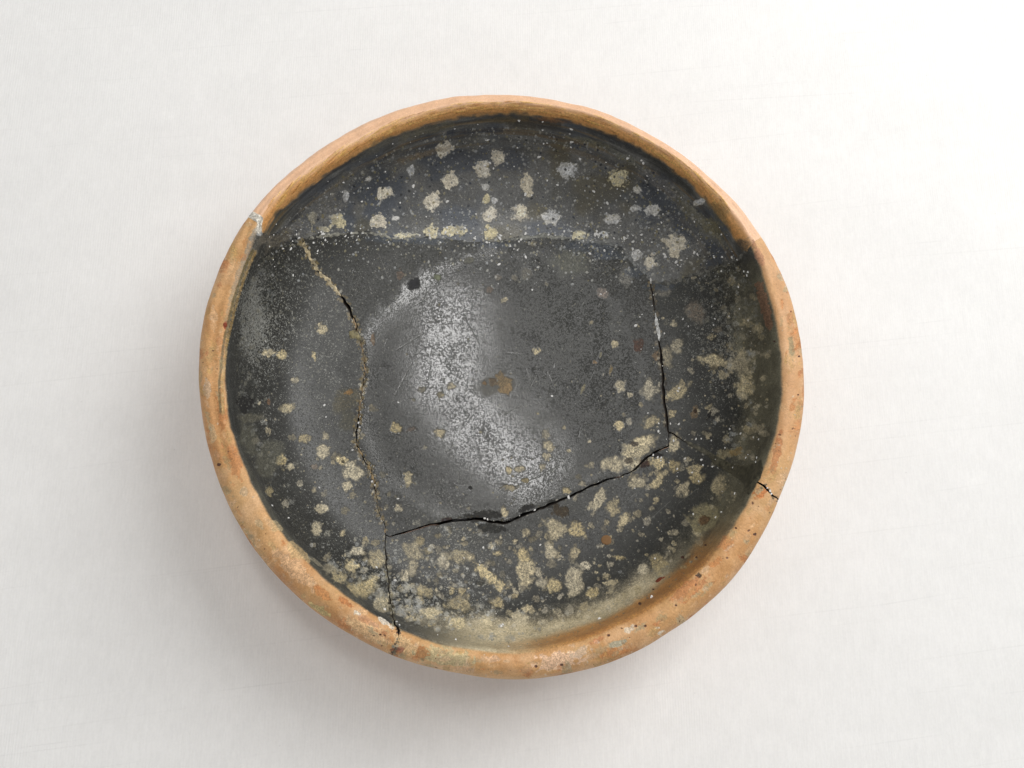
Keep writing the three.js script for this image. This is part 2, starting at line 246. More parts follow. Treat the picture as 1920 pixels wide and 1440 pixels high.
// one mark: an irregular patch with half axes a, b (photo pixels) turned by `turn` degrees
function mark(qx, qz, a, b, turn, o) {
  const J = jacobian(qx, qz), ct = Math.cos(turn * Math.PI / 180), st = Math.sin(turn * Math.PI / 180), reach = 1.5 * Math.max(a, b);
  let det = J[0] * J[3] - J[1] * J[2]; if (Math.abs(det) < 9e4) { J[0] = J[3] = 400; J[1] = J[2] = 0; det = 16e4; }
  const ca = Math.cos(o.seed ?? 0), sa = Math.sin(o.seed ?? 0);
  const rx = Math.min(90, reach * Math.hypot(J[3], J[1]) / Math.abs(det) * HALF + 2), rz = Math.min(90, reach * Math.hypot(J[2], J[0]) / Math.abs(det) * HALF + 2), cx = tx(qx), cz = tx(qz);
  const ragged = o.ragged ?? 0.55, soft = o.soft ?? 0.18, fr = o.freq ?? 1.2 / Math.max(2.5, Math.min(a, b)), alpha = o.alpha ?? 0.85, seed = o.seed ?? 0, g = o.grain ?? 0.25, lo = o.height ?? 0, inner = Math.hypot(qx, qz) < CREST - 0.012 && !inFill([qx, qz]) ? ((CREST - 0.006) * HALF) ** 2 : 0;
  for (let y = Math.max(0, Math.floor(cz - rz)); y <= Math.min(N - 1, cz + rz); y++) for (let x = Math.max(0, Math.floor(cx - rx)); x <= Math.min(N - 1, cx + rx); x++) {
    const dx = (x + 0.5 - cx) / HALF, dz = (y + 0.5 - cz) / HALF, u0 = J[0] * dx + J[1] * dz, v0 = J[2] * dx + J[3] * dz, u = u0 * ct + v0 * st, v = -u0 * st + v0 * ct;
    const d = Math.hypot(u / a, v / b) + (fbm((u0 * ca - v0 * sa) * fr + seed, (u0 * sa + v0 * ca) * fr + seed * 1.7, 3) - 0.5) * 2 * ragged; if (d > 1 + soft) continue;
    if (inner && (x - C0) ** 2 + (y - C0) ** 2 > inner) continue;
    const i = y * N + x, m = 1 - step(1 - soft, 1 + soft, d); let k = alpha * m;
    if (g) k *= clamp(1 - g * 2 * (vn(x * 0.45 + seed, y * 0.45) - 0.35), 0, 1);
    if (o.hollow) k *= step(1 - o.hollow, 1, d);
    if (o.color) { const ve = vn(u0 * 0.22 + seed, v0 * 0.22 + 3) * 0.6 + vn(u0 * 0.55 + seed, v0 * 0.55 + 8) * 0.4, t = 1 + (vn(u0 * 0.8 + seed, v0 * 0.8) - 0.5) * 0.3 + (ve - 0.5) * 0.34 - (Math.abs(ve - 0.5) < 0.025 && a > 5 ? 0.22 : 0); put(i, [o.color[0] * t, o.color[1] * t, o.color[2] * t], k); }
    if (o.rough !== undefined) RO[i] = mix(RO[i], o.rough, m);
    HT[i] += lo * m;
  }
}
let marks = 0;
const at = (px, py, a, b, turn, o) => mark(...place(px, py), a, b ?? a, turn ?? 0, { seed: (marks++ * 7.31) % 200, ...o });
function tone(base, spread = 14) { const k = (rnd() - 0.5) * 2 * spread, w = (rnd() - 0.5) * spread; return [base[0] + k + w * 0.4, base[1] + k, base[2] + k - w]; }
// places of the spread marks: by density over the photograph
function scatter(n, weight, make) { for (let i = 0, t = 0; i < n && t < n * 60; t++) { const r = Math.sqrt(rnd()) * 0.825, a = rnd() * 2 * Math.PI, q = [r * Math.cos(a), r * Math.sin(a)], p = toPhoto(...q); if (rnd() < weight(p[0], p[1])) { make(q, p); i++; } } }
const blob = (x, y, cx, cy, rx, ry = rx) => Math.exp(-(((x - cx) / rx) ** 2 + ((y - cy) / ry) ** 2));
const inFill = (q) => within(LOOPS.fill, q[0], q[1]);

// spalls: the dark skin has popped off and shows buff clay
const SPALL = [190, 178, 150];
scatter(1250, (x, y) => clamp(blob(x, y, 800, 1120, 190, 90) * 1.0 + blob(x, y, 1010, 1070, 200, 100) * 0.75 + blob(x, y, 1240, 880, 120, 150) * 0.6 + blob(x, y, 680, 930, 140, 110) * 0.3 + blob(x, y, 1390, 690, 60, 160) * 0.9 + blob(x, y, 470, 860, 45, 100) * 0.3 + 0.02), (q) => {
  if (inFill(q)) return; const s = 1.2 + 6 * rnd() ** 2.8, sd = rnd() * 200; if (Math.hypot(...q) > (q[0] > 0.5 ? 0.82 : 0.74)) return; if (s > 2.5 && Math.hypot(...q) < 0.62) mark(...q, s * 1.4, s * 1.3, 0, { color: [40, 39, 35], alpha: 0.6, ragged: 0.7, soft: 0.3, grain: 0.3, seed: sd }); mark(...q, s * (0.9 + rnd() * 0.7), s, rnd() * 180, { color: tone(SPALL, 18), alpha: 0.45 + 0.45 * rnd(), ragged: 0.8, soft: 0.22, grain: 0.5, height: -0.03, rough: 0.65, seed: rnd() * 200 });
});
scatter(700, (x, y) => blob(x, y, 770, 1130, 150, 80) + 0.2 * blob(x, y, 480, 850, 40, 90) + 0.3 * blob(x, y, 1390, 690, 45, 140), (q) => { if (!inFill(q) && Math.hypot(...q) < 0.74) { const s = 1.5 + 4 * rnd() ** 2; mark(...q, s * 1.3, s, rnd() * 180, { color: tone([164, 163, 156], 18), alpha: 0.65, ragged: 1.0, soft: 0.25, grain: 0.7, rough: 0.6, height: -0.03, seed: rnd() * 200 }); } });
const SPALLS = [[989, 1069, 17, 27, 10], [918, 1082, 40, 9, 42], [1032, 1035, 11, 21, -15], [980, 1042, 12, 11, -20], [832, 1050, 12, 18, 20], [862, 1045, 22, 13, 15], [773, 1033, 18, 16, 0], [1040, 992, 20, 15, 40], [1082, 995, 20, 14, 10], [1122, 938, 10, 24, 35], [945, 960, 7, 9, 0], [1098, 1061, 9, 7, 0], [1077, 1036, 9, 13, 0], [1079, 1092, 15, 25, 10], [1040, 1097, 14, 12, 0], [1015, 1094, 9, 9, 0], [1112, 1111, 10, 9, 0], [934, 1128, 11, 9, 0], [859, 1131, 22, 15, 0], [809, 1147, 16, 13, 0], [795, 1108, 15, 9, 20], [862, 1169, 14, 11, 0], [909, 1167, 14, 10, 0], [990, 1142, 12, 8, 0], [976, 1158, 15, 9, 0], [934, 1037, 7, 6, 0], [865, 1108, 7, 7, 0], [848, 1107, 6, 7, 0], [593, 994, 11, 11, 0], [643, 999, 6, 6, 0], [670, 1033, 12, 8, -20], [590, 1051, 11, 10, 0], [706, 1047, 18, 17, 0], [657, 1061, 14, 9, 0], [618, 1069, 12, 9, 0], [635, 1083, 13, 10, 40], [674, 1107, 24, 17, 30], [718, 1138, 18, 15, 0], [747, 953, 8, 7, 0], [504, 922, 7, 10, 0], [602, 955, 10, 9, 0], [538, 765, 12, 8, -30], [552, 712, 7, 6, 0], [604, 616, 11, 9, -20], [502, 661, 11, 7, 0], [529, 665, 9, 8, 0], [589, 668, 4, 8, -20], [570, 822, 10, 8, 0], [611, 818, 6, 8, 0], [607, 848, 11, 13, 0], [643, 864, 13, 7, 10], [663, 886, 18, 16, 0], [649, 912, 9, 9, 0], [543, 876, 8, 6, 0], [527, 865, 10, 12, 0], [743, 802, 10, 9, 30], [823, 812, 9, 8, 0], [846, 723, 7, 6, 0], [1027, 836, 10, 9, 0], [957, 915, 13, 5, 0], [973, 880, 9, 6, 0], [955, 882, 6, 6, 0], [765, 896, 8, 14, -15], [746, 802, 7, 7, 0], [1007, 659, 7, 6, 0], [1062, 920, 7, 6, 0], [1091, 907, 7, 5, 0], [1264, 607, 6, 6, 0], [1271, 648, 11, 14, 0], [1334, 676, 23, 12, 10], [1356, 704, 10, 8, 0], [1392, 682, 15, 25, 0], [1398, 723, 13, 20, 0], [1219, 732, 14, 19, 15], [1270, 733, 23, 13, -35], [1163, 723, 9, 12, 10], [1246, 670, 16, 18, 0], [1160, 798, 9, 8, 0], [1217, 791, 15, 11, -20], [1260, 776, 7, 8, 0], [1209, 826, 12, 8, 0], [1195, 842, 34, 20, -30], [1187, 870, 20, 10, 0], [1148, 872, 18, 16, 0], [1263, 832, 10, 19, 20], [1234, 868, 14, 10, 0], [1262, 873, 12, 10, 0], [1195, 904, 15, 11, -10], [1237, 898, 9, 20, 35], [1303, 880, 15, 9, -10], [1309, 897, 15, 10, 0], [1282, 917, 12, 14, 0], [1348, 914, 14, 21, 0], [1170, 974, 8, 14, 30], [1234, 1058, 14, 19, 0], [1206, 1067, 10, 10, 0], [1262, 999, 10, 5, 0], [1309, 1000, 8, 7, 0], [1162, 1046, 12, 4, 10], [1145, 1092, 13, 5, -15], [1148, 951, 12, 15, 40], [773, 1065, 10, 14, 0], [760, 1080, 8, 12, 10]];
for (const [x, y, a, b, t] of SPALLS) { if (a > 6 && Math.hypot(...place(x, y)) < 0.6) at(x, y, a * 1.14 + 1, b * 1.14 + 1, t, { color: [40, 39, 35], alpha: 0.5, ragged: 0.75, soft: 0.2, grain: 0.3, seed: ((marks + 1) * 7.31) % 200, freq: 1.2 / Math.max(2.5, Math.min(a, b)) }); at(x, y, a, b, t, { color: tone([210, 194, 156], 22), alpha: 0.72 + 0.2 * rnd(), ragged: 0.75, soft: 0.3, grain: 0.5, height: -0.06, rough: 0.6 }); }
for (const [x, y, a, b, t, c] of [[1070, 493, 36, 24, 8, [112, 112, 98]], [1306, 587, 18, 20, 0, [158, 142, 124]], [1346, 619, 9, 7, 0, [140, 128, 108]], [987, 513, 9, 13, 0, [124, 120, 108]], [934, 521, 6, 6, 0, [140, 130, 115]], [918, 543, 6, 6, 0, [130, 112, 96]], [879, 488, 10, 6, 0, [122, 120, 104]], [1130, 550, 10, 10, 0, [176, 158, 145]], [1174, 518, 12, 20, 10, [160, 156, 146]], [1246, 546, 12, 10, 0, [168, 160, 146]], [1394, 575, 12, 18, 0, [120, 118, 104]],
  [496, 868, 22, 34, 25, [104, 102, 88]], [465, 783, 22, 9, 0, [116, 112, 96]], [463, 822, 14, 32, -10, [110, 108, 92]], [648, 752, 30, 20, -35, [96, 88, 66]], [650, 790, 18, 20, 0, [84, 80, 64]]]) at(x, y, a, b, t, { color: c, alpha: 0.7, ragged: 0.45, grain: 0.6, soft: 0.3, height: -0.05, rough: 0.55 });
at(930, 724, 38, 17, -4, { color: [74, 69, 54], alpha: 0.5, ragged: 0.5, grain: 0.6, soft: 0.3, rough: 0.4 }); at(1010, 742, 12, 9, 0, { color: [86, 88, 92], alpha: 0.45, ragged: 0.8, grain: 0.7, hollow: 0.6 });
for (const [x, y, a, b, t, c] of [[944, 716, 13, 17, -25, [150, 114, 72]], [952, 730, 8, 10, 20, [154, 116, 74]], [908, 718, 4, 5, 0, [140, 98, 58]], [925, 717, 8, 7, 0, [112, 84, 56]], [699, 637, 4, 11, 0, [150, 112, 80]], [984, 901, 6, 5, 0, [160, 130, 84]], [1093, 729, 3, 9, 25, [140, 118, 80]], [1115, 679, 4, 4, 0, [150, 110, 70]], [1145, 694, 3, 8, 10, [146, 112, 64]], [1126, 665, 2, 6, 20, [140, 120, 84]], [1196, 648, 9, 13, 0, [92, 54, 36]], [1231, 668, 7, 10, 0, [140, 104, 70]], [655, 736, 8, 6, 0, [158, 108, 56]], [504, 754, 3, 6, 0, [128, 84, 52]], [1302, 776, 6, 12, 10, [140, 104, 66]], [1364, 850, 25, 8, -10, [142, 118, 78]], [1382, 846, 13, 7, -20, [160, 122, 70]], [590, 874, 6, 5, 0, [150, 122, 96]], [526, 766, 5, 5, 0, [130, 110, 80]], [750, 515, 6, 8, 0, [130, 100, 76]], [820, 520, 6, 5, 0, [130, 122, 84]], [772, 805, 9, 4, -20, [110, 88, 70]]]) at(x, y, a, b, t, { color: [c[0] * 0.94, c[1] * 1.04, c[2] * 1.18], alpha: 0.8, ragged: 0.75, grain: 0.4, height: -0.06, rough: 0.7 });
// hollows and dark smooth chips
for (const [x, y, a, b, t, c, h] of [[456, 757, 13, 15, 0, [26, 25, 24], -0.5], [776, 532, 11, 9, 0, [38, 38, 42], -0.3], [905, 968, 34, 8, -6, [32, 31, 29], -0.3], [988, 953, 14, 5, -25, [24, 23, 23], -0.3], [1034, 946, 10, 7, -20, [32, 32, 30], -0.3], [918, 990, 18, 8, 10, [36, 36, 33], -0.3], [943, 992, 10, 4, 25, [38, 38, 36], -0.2], [836, 975, 13, 4, -8, [44, 26, 26], -0.2], [1208, 870, 9, 8, -40, [46, 26, 22], -0.3], [1232, 853, 10, 4, 0, [30, 24, 24], -0.3], [1050, 958, 15, 12, 20, [66, 54, 38], -0.3], [1330, 777, 2.5, 9, 25, [18, 18, 18], -0.5], [1304, 770, 3, 4, 0, [40, 28, 20], -0.4], [882, 915, 3, 3, 0, [24, 24, 24], -0.3], [1310, 1079, 5, 4, -20, [30, 24, 24], -0.6], [1321, 976, 11, 9, -30, [104, 80, 54], -0.5], [541, 444, 9, 10, 20, [58, 58, 58], -0.2], [1163, 845, 1.5, 2, 0, [20, 20, 20], -0.2], [1190, 832, 8, 5, 0, [54, 48, 46], -0.1], [1180, 865, 9, 6, 0, [62, 56, 50], -0.1], [900, 1092, 10, 7, 0, [44, 44, 42], 0], [643, 866, 3, 3, 0, [30, 30, 26], -0.3]]) at(x, y, a, b, t, { color: c, alpha: 0.8, ragged: 0.65, grain: 0.3, height: h * 0.5, rough: 0.8 });
at(1322, 973, 27, 22, 0, { color: [156, 146, 112], alpha: 0.85, ragged: 0.7, grain: 0.3, height: -0.12, rough: 0.7 }); at(1321, 976, 11, 8, -30, { color: [98, 74, 50], alpha: 0.9, ragged: 0.4, height: -0.35, rough: 0.8 });

// the fill: dabs of cream paint, grey and yellow
const CREAM = [224, 215, 196], PALE = [212, 211, 208], YELLOW = [222, 211, 176];
for (const [x, y, a, b, c] of [[833, 278, 12, 15, 0], [718, 362, 14, 13, 0], [845, 338, 13, 15, 0], [905, 318, 13, 19, 0], [934, 297, 11, 15, 0], [812, 378, 14, 18, 0], [989, 345, 11, 20, 0], [1064, 321, 17, 15, 1], [1159, 333, 17, 15, 2], [1146, 411, 16, 10, 1], [634, 417, 13, 15, 2], [585, 411, 8, 13, 2], [708, 415, 13, 14, 0], [918, 402, 14, 13, 0], [976, 400, 14, 14, 0], [1032, 407, 18, 13, 1], [918, 438, 14, 12, 2], [852, 433, 18, 9, 2], [807, 434, 13, 12, 2], [758, 443, 20, 5, 2], [1087, 440, 12, 9, 2], [1265, 458, 20, 19, 0], [1219, 492, 11, 15, 0], [911, 352, 7, 6, 1], [911, 374, 6, 7, 2], [927, 377, 5, 5, 1], [608, 430, 10, 5, 2], [1192, 480, 11, 8, 1], [1225, 395, 13, 10, 1], [1310, 380, 9, 6, 1], [1195, 358, 8, 8, 1], [1190, 392, 9, 6, 1], [690, 335, 6, 5, 1], [770, 320, 6, 8, 1], [742, 410, 6, 5, 1], [1130, 440, 9, 6, 1], [648, 370, 5, 12, 1]]) {
  at(x, y, a, b, 0, { color: tone([CREAM, PALE, YELLOW][c], 8), alpha: 0.95, ragged: 0.9, freq: 0.11, soft: 0.14, grain: 0.12, height: 0.1, rough: 0.6 });
  at(x + 2, y - 2, a * 0.8, b * 0.7, 0, { color: tone([CREAM, PALE, YELLOW][c], 16), alpha: 0.8, ragged: 1.0, freq: 0.2, soft: 0.25, height: 0.05 });
}
for (const [x, y, a, b, t, c, al] of [[1110, 268, 40, 6, 14, [136, 132, 108], 0.7], [1180, 300, 34, 7, 25, [140, 140, 128], 0.65], [1240, 345, 40, 10, 38, [150, 148, 146], 0.7], [1300, 400, 36, 11, 45, [150, 146, 128], 0.75], [1340, 430, 26, 14, 45, [142, 134, 100], 0.75], [1352, 455, 26, 8, 30, [140, 138, 128], 0.7], [1345, 395, 22, 10, 55, [116, 108, 78], 0.6], [790, 290, 50, 6, -16, [134, 116, 92], 0.7], [800, 245, 70, 7, -14, [124, 118, 96], 0.7], [700, 280, 34, 8, -32, [124, 118, 100], 0.6], [600, 395, 60, 22, -40, [140, 137, 130], 0.75], [650, 335, 46, 12, -38, [126, 124, 118], 0.7], [560, 430, 20, 10, -30, [120, 122, 126], 0.6], [520, 450, 34, 10, -35, [128, 120, 106], 0.7], [1000, 232, 70, 8, 3, [62, 58, 54], 0.7], [1040, 226, 40, 4, 6, [148, 96, 56], 0.6], [940, 225, 60, 5, -3, [120, 104, 72], 0.6], [890, 246, 90, 5, -4, [56, 62, 76], 0.7], [1150, 262, 60, 7, 22, [58, 60, 64], 0.7], [1250, 320, 60, 7, 38, [62, 62, 58], 0.7], [1395, 470, 22, 12, 60, [74, 74, 72], 0.7]]) at(x, y, a, b, t, { color: c, alpha: al, ragged: 0.75, soft: 0.5, grain: 0.45, freq: 0.12, height: 0.04 });
for (const [x, y, a, b] of [[720, 448, 26, 8], [790, 452, 40, 6], [925, 460, 34, 6], [1090, 462, 34, 10], [1130, 470, 26, 12], [1190, 510, 22, 10], [1240, 536, 30, 8], [1150, 480, 24, 8]]) at(x, y, a, b, 0, { color: [74, 82, 94], alpha: 0.65, ragged: 0.7, soft: 0.45, grain: 0.4 });
// specks of paint and plaster dust
scatter(5200, (x, y) => clamp(y < 560 ? 0.5 * step(560, 380, y) + 0.9 * blob(x, y, 900, 445, 330, 28) + blob(x, y, 1220, 470, 130, 60) : 0.03), (q, p) => { if (Math.hypot(...q) > 0.785) return; const s = 0.6 + 1.6 * rnd() ** 3; if (inFill(q) || p[1] < 540) mark(...q, s * (1 + rnd() * 0.5), s, rnd() * 180, { color: tone(rnd() < 0.62 ? [186, 186, 182] : rnd() < 0.75 ? [150, 142, 112] : [50, 53, 60], 16), alpha: 0.75, ragged: 0.3, grain: 0, soft: 0.35, height: 0.03 }); });
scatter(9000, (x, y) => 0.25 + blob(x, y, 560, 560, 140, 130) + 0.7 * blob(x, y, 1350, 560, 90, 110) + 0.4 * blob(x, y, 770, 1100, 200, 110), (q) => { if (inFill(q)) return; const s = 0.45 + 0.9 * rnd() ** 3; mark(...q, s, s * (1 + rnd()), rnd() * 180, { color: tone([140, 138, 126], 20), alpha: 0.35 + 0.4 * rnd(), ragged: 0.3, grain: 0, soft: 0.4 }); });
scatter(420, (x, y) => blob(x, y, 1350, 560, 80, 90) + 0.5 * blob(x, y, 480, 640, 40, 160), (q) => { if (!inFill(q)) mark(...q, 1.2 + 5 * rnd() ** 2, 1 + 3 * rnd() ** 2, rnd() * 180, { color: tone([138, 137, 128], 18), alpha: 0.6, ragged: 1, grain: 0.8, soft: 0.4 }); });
// scratches
function scratch(px, py, len, deg, al, w = 0.55) { const a = deg * Math.PI / 180; for (let s = -len / 2; s <= len / 2; s += 0.8) { const q = place0(px + s * Math.cos(a), py + s * Math.sin(a)); mark(...q, w, w, 0, { color: [150, 149, 142], alpha: al * (0.5 + 0.5 * vn(s * 0.3 + px, py)), ragged: 0.2, grain: 0, soft: 0.4, height: -0.03 }); } }
let near = null; function place0(px, py) { if (!near || Math.hypot(near[2] - px, near[3] - py) > 3) near = [...place(px, py), px, py]; const J = jacobian(near[0], near[1]), det = J[0] * J[3] - J[1] * J[2], p = toPhoto(near[0], near[1]), dx = px - p[0], dy = py - p[1]; return [near[0] + (J[3] * dx - J[1] * dy) / det, near[1] + (-J[2] * dx + J[0] * dy) / det]; }
for (const [x, y, l, d] of [[722, 505, 60, 68], [757, 710, 70, 118], [860, 905, 40, 90], [800, 560, 50, -30], [770, 640, 60, -32], [1000, 898, 110, -26], [960, 770, 40, -32], [870, 1105, 100, 14], [1060, 1015, 90, -12], [905, 1090, 60, 22], [1240, 955, 50, -42], [1290, 930, 44, -38], [1180, 935, 40, -40], [940, 1015, 60, 12], [1310, 540, 60, 62], [885, 620, 60, 60], [990, 700, 22, 70], [1030, 705, 18, 62], [1000, 715, 24, -62]]) scratch(x, y, l, d, 0.5);
for (let i = 0; i < 130; i++) { const a = rnd() * 6.283, r = 360 * Math.sqrt(rnd()); scratch(930 + r * Math.cos(a), 760 + 0.85 * r * Math.sin(a), 6 + 26 * rnd() ** 2, -40 + (rnd() - 0.5) * 120, 0.18 + 0.2 * rnd(), 0.4); }
// the rim: worn pale patches, pits, whitish lime, dirt in the groove on the left
for (const [x, y, a, b, t, c, al] of [[1045, 1243, 44, 17, -8, [226, 188, 156], 0.95], [1090, 1222, 18, 10, -25, [212, 186, 160], 0.8], [985, 1258, 14, 7, 0, [208, 160, 118], 0.7], [690, 1184, 52, 15, 29, [226, 186, 140], 0.95], [760, 1212, 28, 15, 20, [226, 188, 140], 0.95], [553, 1068, 52, 15, 42, [216, 174, 132], 0.9], [604, 1113, 20, 8, 40, [190, 128, 76], 0.7], [832, 1232, 54, 16, 10, [190, 174, 134], 0.9], [870, 1240, 30, 9, 10, [164, 150, 116], 0.5], [926, 1234, 12, 8, 0, [216, 176, 140], 0.9], [950, 1240, 8, 4, 0, [210, 176, 140], 0.7], [600, 1145, 22, 5, 32, [196, 178, 124], 0.85], [672, 1150, 9, 4, 30, [228, 218, 200], 0.9], [722, 1166, 12, 5, 30, [230, 220, 204], 0.9], [735, 1176, 8, 4, 30, [230, 220, 204], 0.8], [560, 1030, 24, 9, 45, [206, 176, 128], 0.7], [520, 985, 16, 8, 50, [204, 180, 136], 0.6], [650, 1130, 20, 6, 36, [178, 112, 64], 0.7], [790, 1225, 12, 14, 10, [180, 112, 62], 0.6], [1150, 1225, 30, 8, -14, [186, 122, 70], 0.6], [690, 1165, 22, 6, 32, [196, 148, 116], 0.6], [1158, 1206, 16, 6, -18, [176, 172, 150], 0.9], [1180, 1180, 10, 6, -20, [214, 200, 180], 0.8], [1240, 1185, 8, 3, -30, [222, 214, 200], 0.8], [1232, 1177, 4, 2, 0, [222, 214, 200], 0.8], [1120, 1203, 6, 4, 0, [222, 208, 190], 0.8], [1486, 650, 5, 22, -4, [140, 130, 100], 0.7], [388, 730, 7, 22, 4, [206, 178, 148], 0.8], [396, 810, 6, 18, -10, [204, 178, 140], 0.7], [455, 922, 7, 8, 0, [206, 180, 146], 0.7], [485, 982, 12, 6, 40, [196, 172, 134], 0.7], [398, 590, 7, 12, 0, [218, 180, 140], 0.6], [415, 770, 10, 40, -4, [176, 112, 66], 0.5], [440, 860, 12, 34, -16, [184, 120, 74], 0.5], [470, 1020, 18, 60, -32, [188, 128, 78], 0.45], [1290, 1105, 40, 14, -38, [186, 118, 74], 0.55], [1360, 1020, 14, 14, 0, [190, 124, 76], 0.5], [1425, 925, 12, 9, -20, [186, 112, 62], 0.8], [1432, 570, 8, 50, -14, [170, 112, 82], 0.5], [1455, 850, 7, 40, 14, [176, 106, 66], 0.5], [1424, 480, 7, 26, -20, [172, 124, 100], 0.6], [423, 609, 4, 8, 8, [140, 66, 40], 0.9], [740, 1219, 9, 4, 0, [110, 66, 56], 0.8], [752, 1218, 6, 5, 0, [150, 92, 72], 0.7], [468, 1006, 3, 16, -32, [120, 62, 44], 0.6]]) at(x, y, a, b, t, { color: c, alpha: al, ragged: 0.7, soft: 0.1, grain: 0.15, freq: 0.12, rough: 0.8, height: -0.05 });
for (const [x, y, a, b, t, c, al] of [[499, 447, 13, 8, -30, [132, 124, 110], 0.8], [482, 462, 8, 16, 25, [120, 114, 102], 0.7], [466, 470, 7, 34, 20, [132, 124, 110], 0.75], [448, 520, 7, 36, 20, [138, 128, 110], 0.7], [478, 440, 8, 18, 30, [120, 116, 108], 0.75], [432, 570, 5, 30, 14, [150, 136, 110], 0.6], [486, 428, 7, 11, 20, [196, 188, 174], 0.9], [487, 437, 5, 5, 0, [196, 196, 194], 0.9]]) at(x, y, a, b, t, { color: c, alpha: al, ragged: 0.6, soft: 0.4, grain: 0.5, freq: 0.15 });
{ const line = [[474, 470], [460, 500], [447, 535], [437, 568], [428, 605], [420, 640], [415, 680], [411, 715], [411, 745], [413, 775]];
  for (let i = 0; i < line.length - 1; i++) for (let k = 0; k < 16; k++) { const x = mix(line[i][0], line[i + 1][0], k / 16), y = mix(line[i][1], line[i + 1][1], k / 16), f = 1 - (i + k / 16) / line.length; at(x, y, 2.6, 3, 0, { color: tone([104, 92, 62], 12), alpha: 0.35 + 0.4 * f, ragged: 0.6, height: -0.05 }); if (k % 2) at(x + 6, y + 1, 3, 4, 0, { color: tone([178, 148, 98], 16), alpha: 0.6, ragged: 0.8 }); } }
for (let i = 0; i < 440; i++) { const a = (-30 + 238 * rnd()) / 57.2958, r = CREST + 0.004 + rnd() * 0.115, q = [r * Math.cos(a), r * Math.sin(a)]; if (inFill(q)) continue; const s = 1.5 + 5 * rnd() ** 1.6, k = rnd(); mark(...q, s * (1 + 2.4 * rnd()), s, a * 57.2958 + 90 + (rnd() - 0.5) * 40, { color: tone(k < 0.4 ? [214, 178, 140] : k < 0.62 ? [186, 120, 74] : k < 0.82 ? [190, 158, 104] : [168, 156, 126], 14), alpha: 0.25 + 0.5 * rnd(), ragged: 0.95, soft: 0.3, grain: 0.5, rough: 0.8, height: -0.05, seed: rnd() * 200 }); }
for (let i = 0; i < 520; i++) { const a = rnd() * 6.283, r = CREST + 0.006 + rnd() * 0.1, q = [r * Math.cos(a), r * Math.sin(a)]; if (inFill(q)) continue; const s = 0.4 + 1.3 * rnd() ** 3, l = rnd() < 0.6; mark(...q, s, s * (1 + rnd()), rnd() * 180, { color: l ? tone([222, 200, 172], 14) : tone([96, 60, 40], 14), alpha: 0.7, ragged: 0.4, grain: 0, soft: 0.3, height: l ? 0.02 : -0.1 }); }
for (const [x, y, s] of [[1267, 1135, 2], [1210, 1174, 2.5], [1192, 1174, 2.5], [1141, 1191, 2.5], [1415, 1002, 3], [410, 871, 3.5], [406, 545, 1.5], [1452, 640, 2], [1499, 668, 2], [1497, 740, 1.5], [1005, 1250, 3], [1053, 1247, 2.5], [713, 1190, 2], [745, 1186, 2.5], [1323, 1022, 2], [1380, 990, 2], [1225, 1105, 2], [1200, 1132, 3], [1280, 1045, 3], [1306, 1045, 2]]) at(x, y, s, s * 0.8, 0, { color: [74, 42, 32], alpha: 0.9, height: -0.3, ragged: 0.4 });
// specular glints painted in as ochre strokes along the edge of the restored rim
for (let i = 0; i < 420; i++) { const a = (-148 + 114 * rnd()) / 57.2958, r = CREST + (rnd() - 0.55) * 0.03, q = [r * Math.cos(a), r * Math.sin(a)]; if (!inFill(q)) continue; mark(...q, 4 + 10 * rnd(), 0.7 + 0.6 * rnd(), a * 57.2958 + 90, { color: tone(rnd() < 0.75 ? [230, 186, 108] : [176, 118, 66], 16), alpha: 0.3 + 0.5 * rnd(), ragged: 0.5, soft: 0.4, grain: 0.5, height: 0.03, seed: rnd() * 200 }); }
// dirt and chipped edges along the breaks
for (const [name, c, wide, n] of [['left', [128, 112, 78], 4.2, 700], ['foot', [118, 112, 92], 3, 160], ['lower', [72, 70, 62], 3, 160], ['right', [110, 98, 78], 4, 160], ['side', [92, 84, 66], 3, 110]]) for (let i = 0; i < n; i++) { const k = K[name], p = k[Math.floor(rnd() * (k.length - 2))], q = [p[0] + (rnd() - 0.5) * wide * 2 * UNIT, p[1] + (rnd() - 0.5) * wide * 2 * UNIT], s = 0.8 + 1.8 * rnd(); mark(...q, s, s * 1.3, rnd() * 180, { color: rnd() < 0.12 ? tone([190, 184, 168], 12) : rnd() < 0.25 ? tone([40, 34, 26], 8) : tone(c, 24), alpha: 0.7, ragged: 0.6, grain: 0.2, height: (rnd() - 0.6) * 0.1 }); }
// the larger relief: uneven throwing, the groove inside the rim on the left, dents
for (let y = 0; y < NG; y++) for (let x = 0; x < NG; x++) { const qx = (x + 0.5 - NG / 2) / (0.488 * NG), qz = (y + 0.5 - NG / 2) / (0.488 * NG), rho = Math.hypot(qx, qz), th = Math.atan2(qz, qx); GEO[y * NG + x] = (fbm(qx * 3 + 4, qz * 3, 2) - 0.5) * 0.25 + (fbm(qx * 14 + 60, qz * 14, 2) - 0.5) * 0.05 + step(CREST - 0.02, CREST + 0.02, rho) * ((fbm(th * 5 + 40, rho * 14, 3) - 0.5) * 1.5 + (fbm(th * 26 + 9, rho * 40 + 3, 3) - 0.5) * 0.55) + 0.05 * Math.sin(rho * 60 + 2 * fbm(qx * 3, qz * 3, 2) * 4) * step(0.25, 0.6, rho) * (1 - step(CREST - 0.02, CREST, rho)) - 0.75 * Math.exp(-(((rho - CREST - 0.028) / 0.011) ** 2)) * step(2.45, 2.9, Math.abs(th - (th < 0 ? -2 * Math.PI : 0))) * 1; }
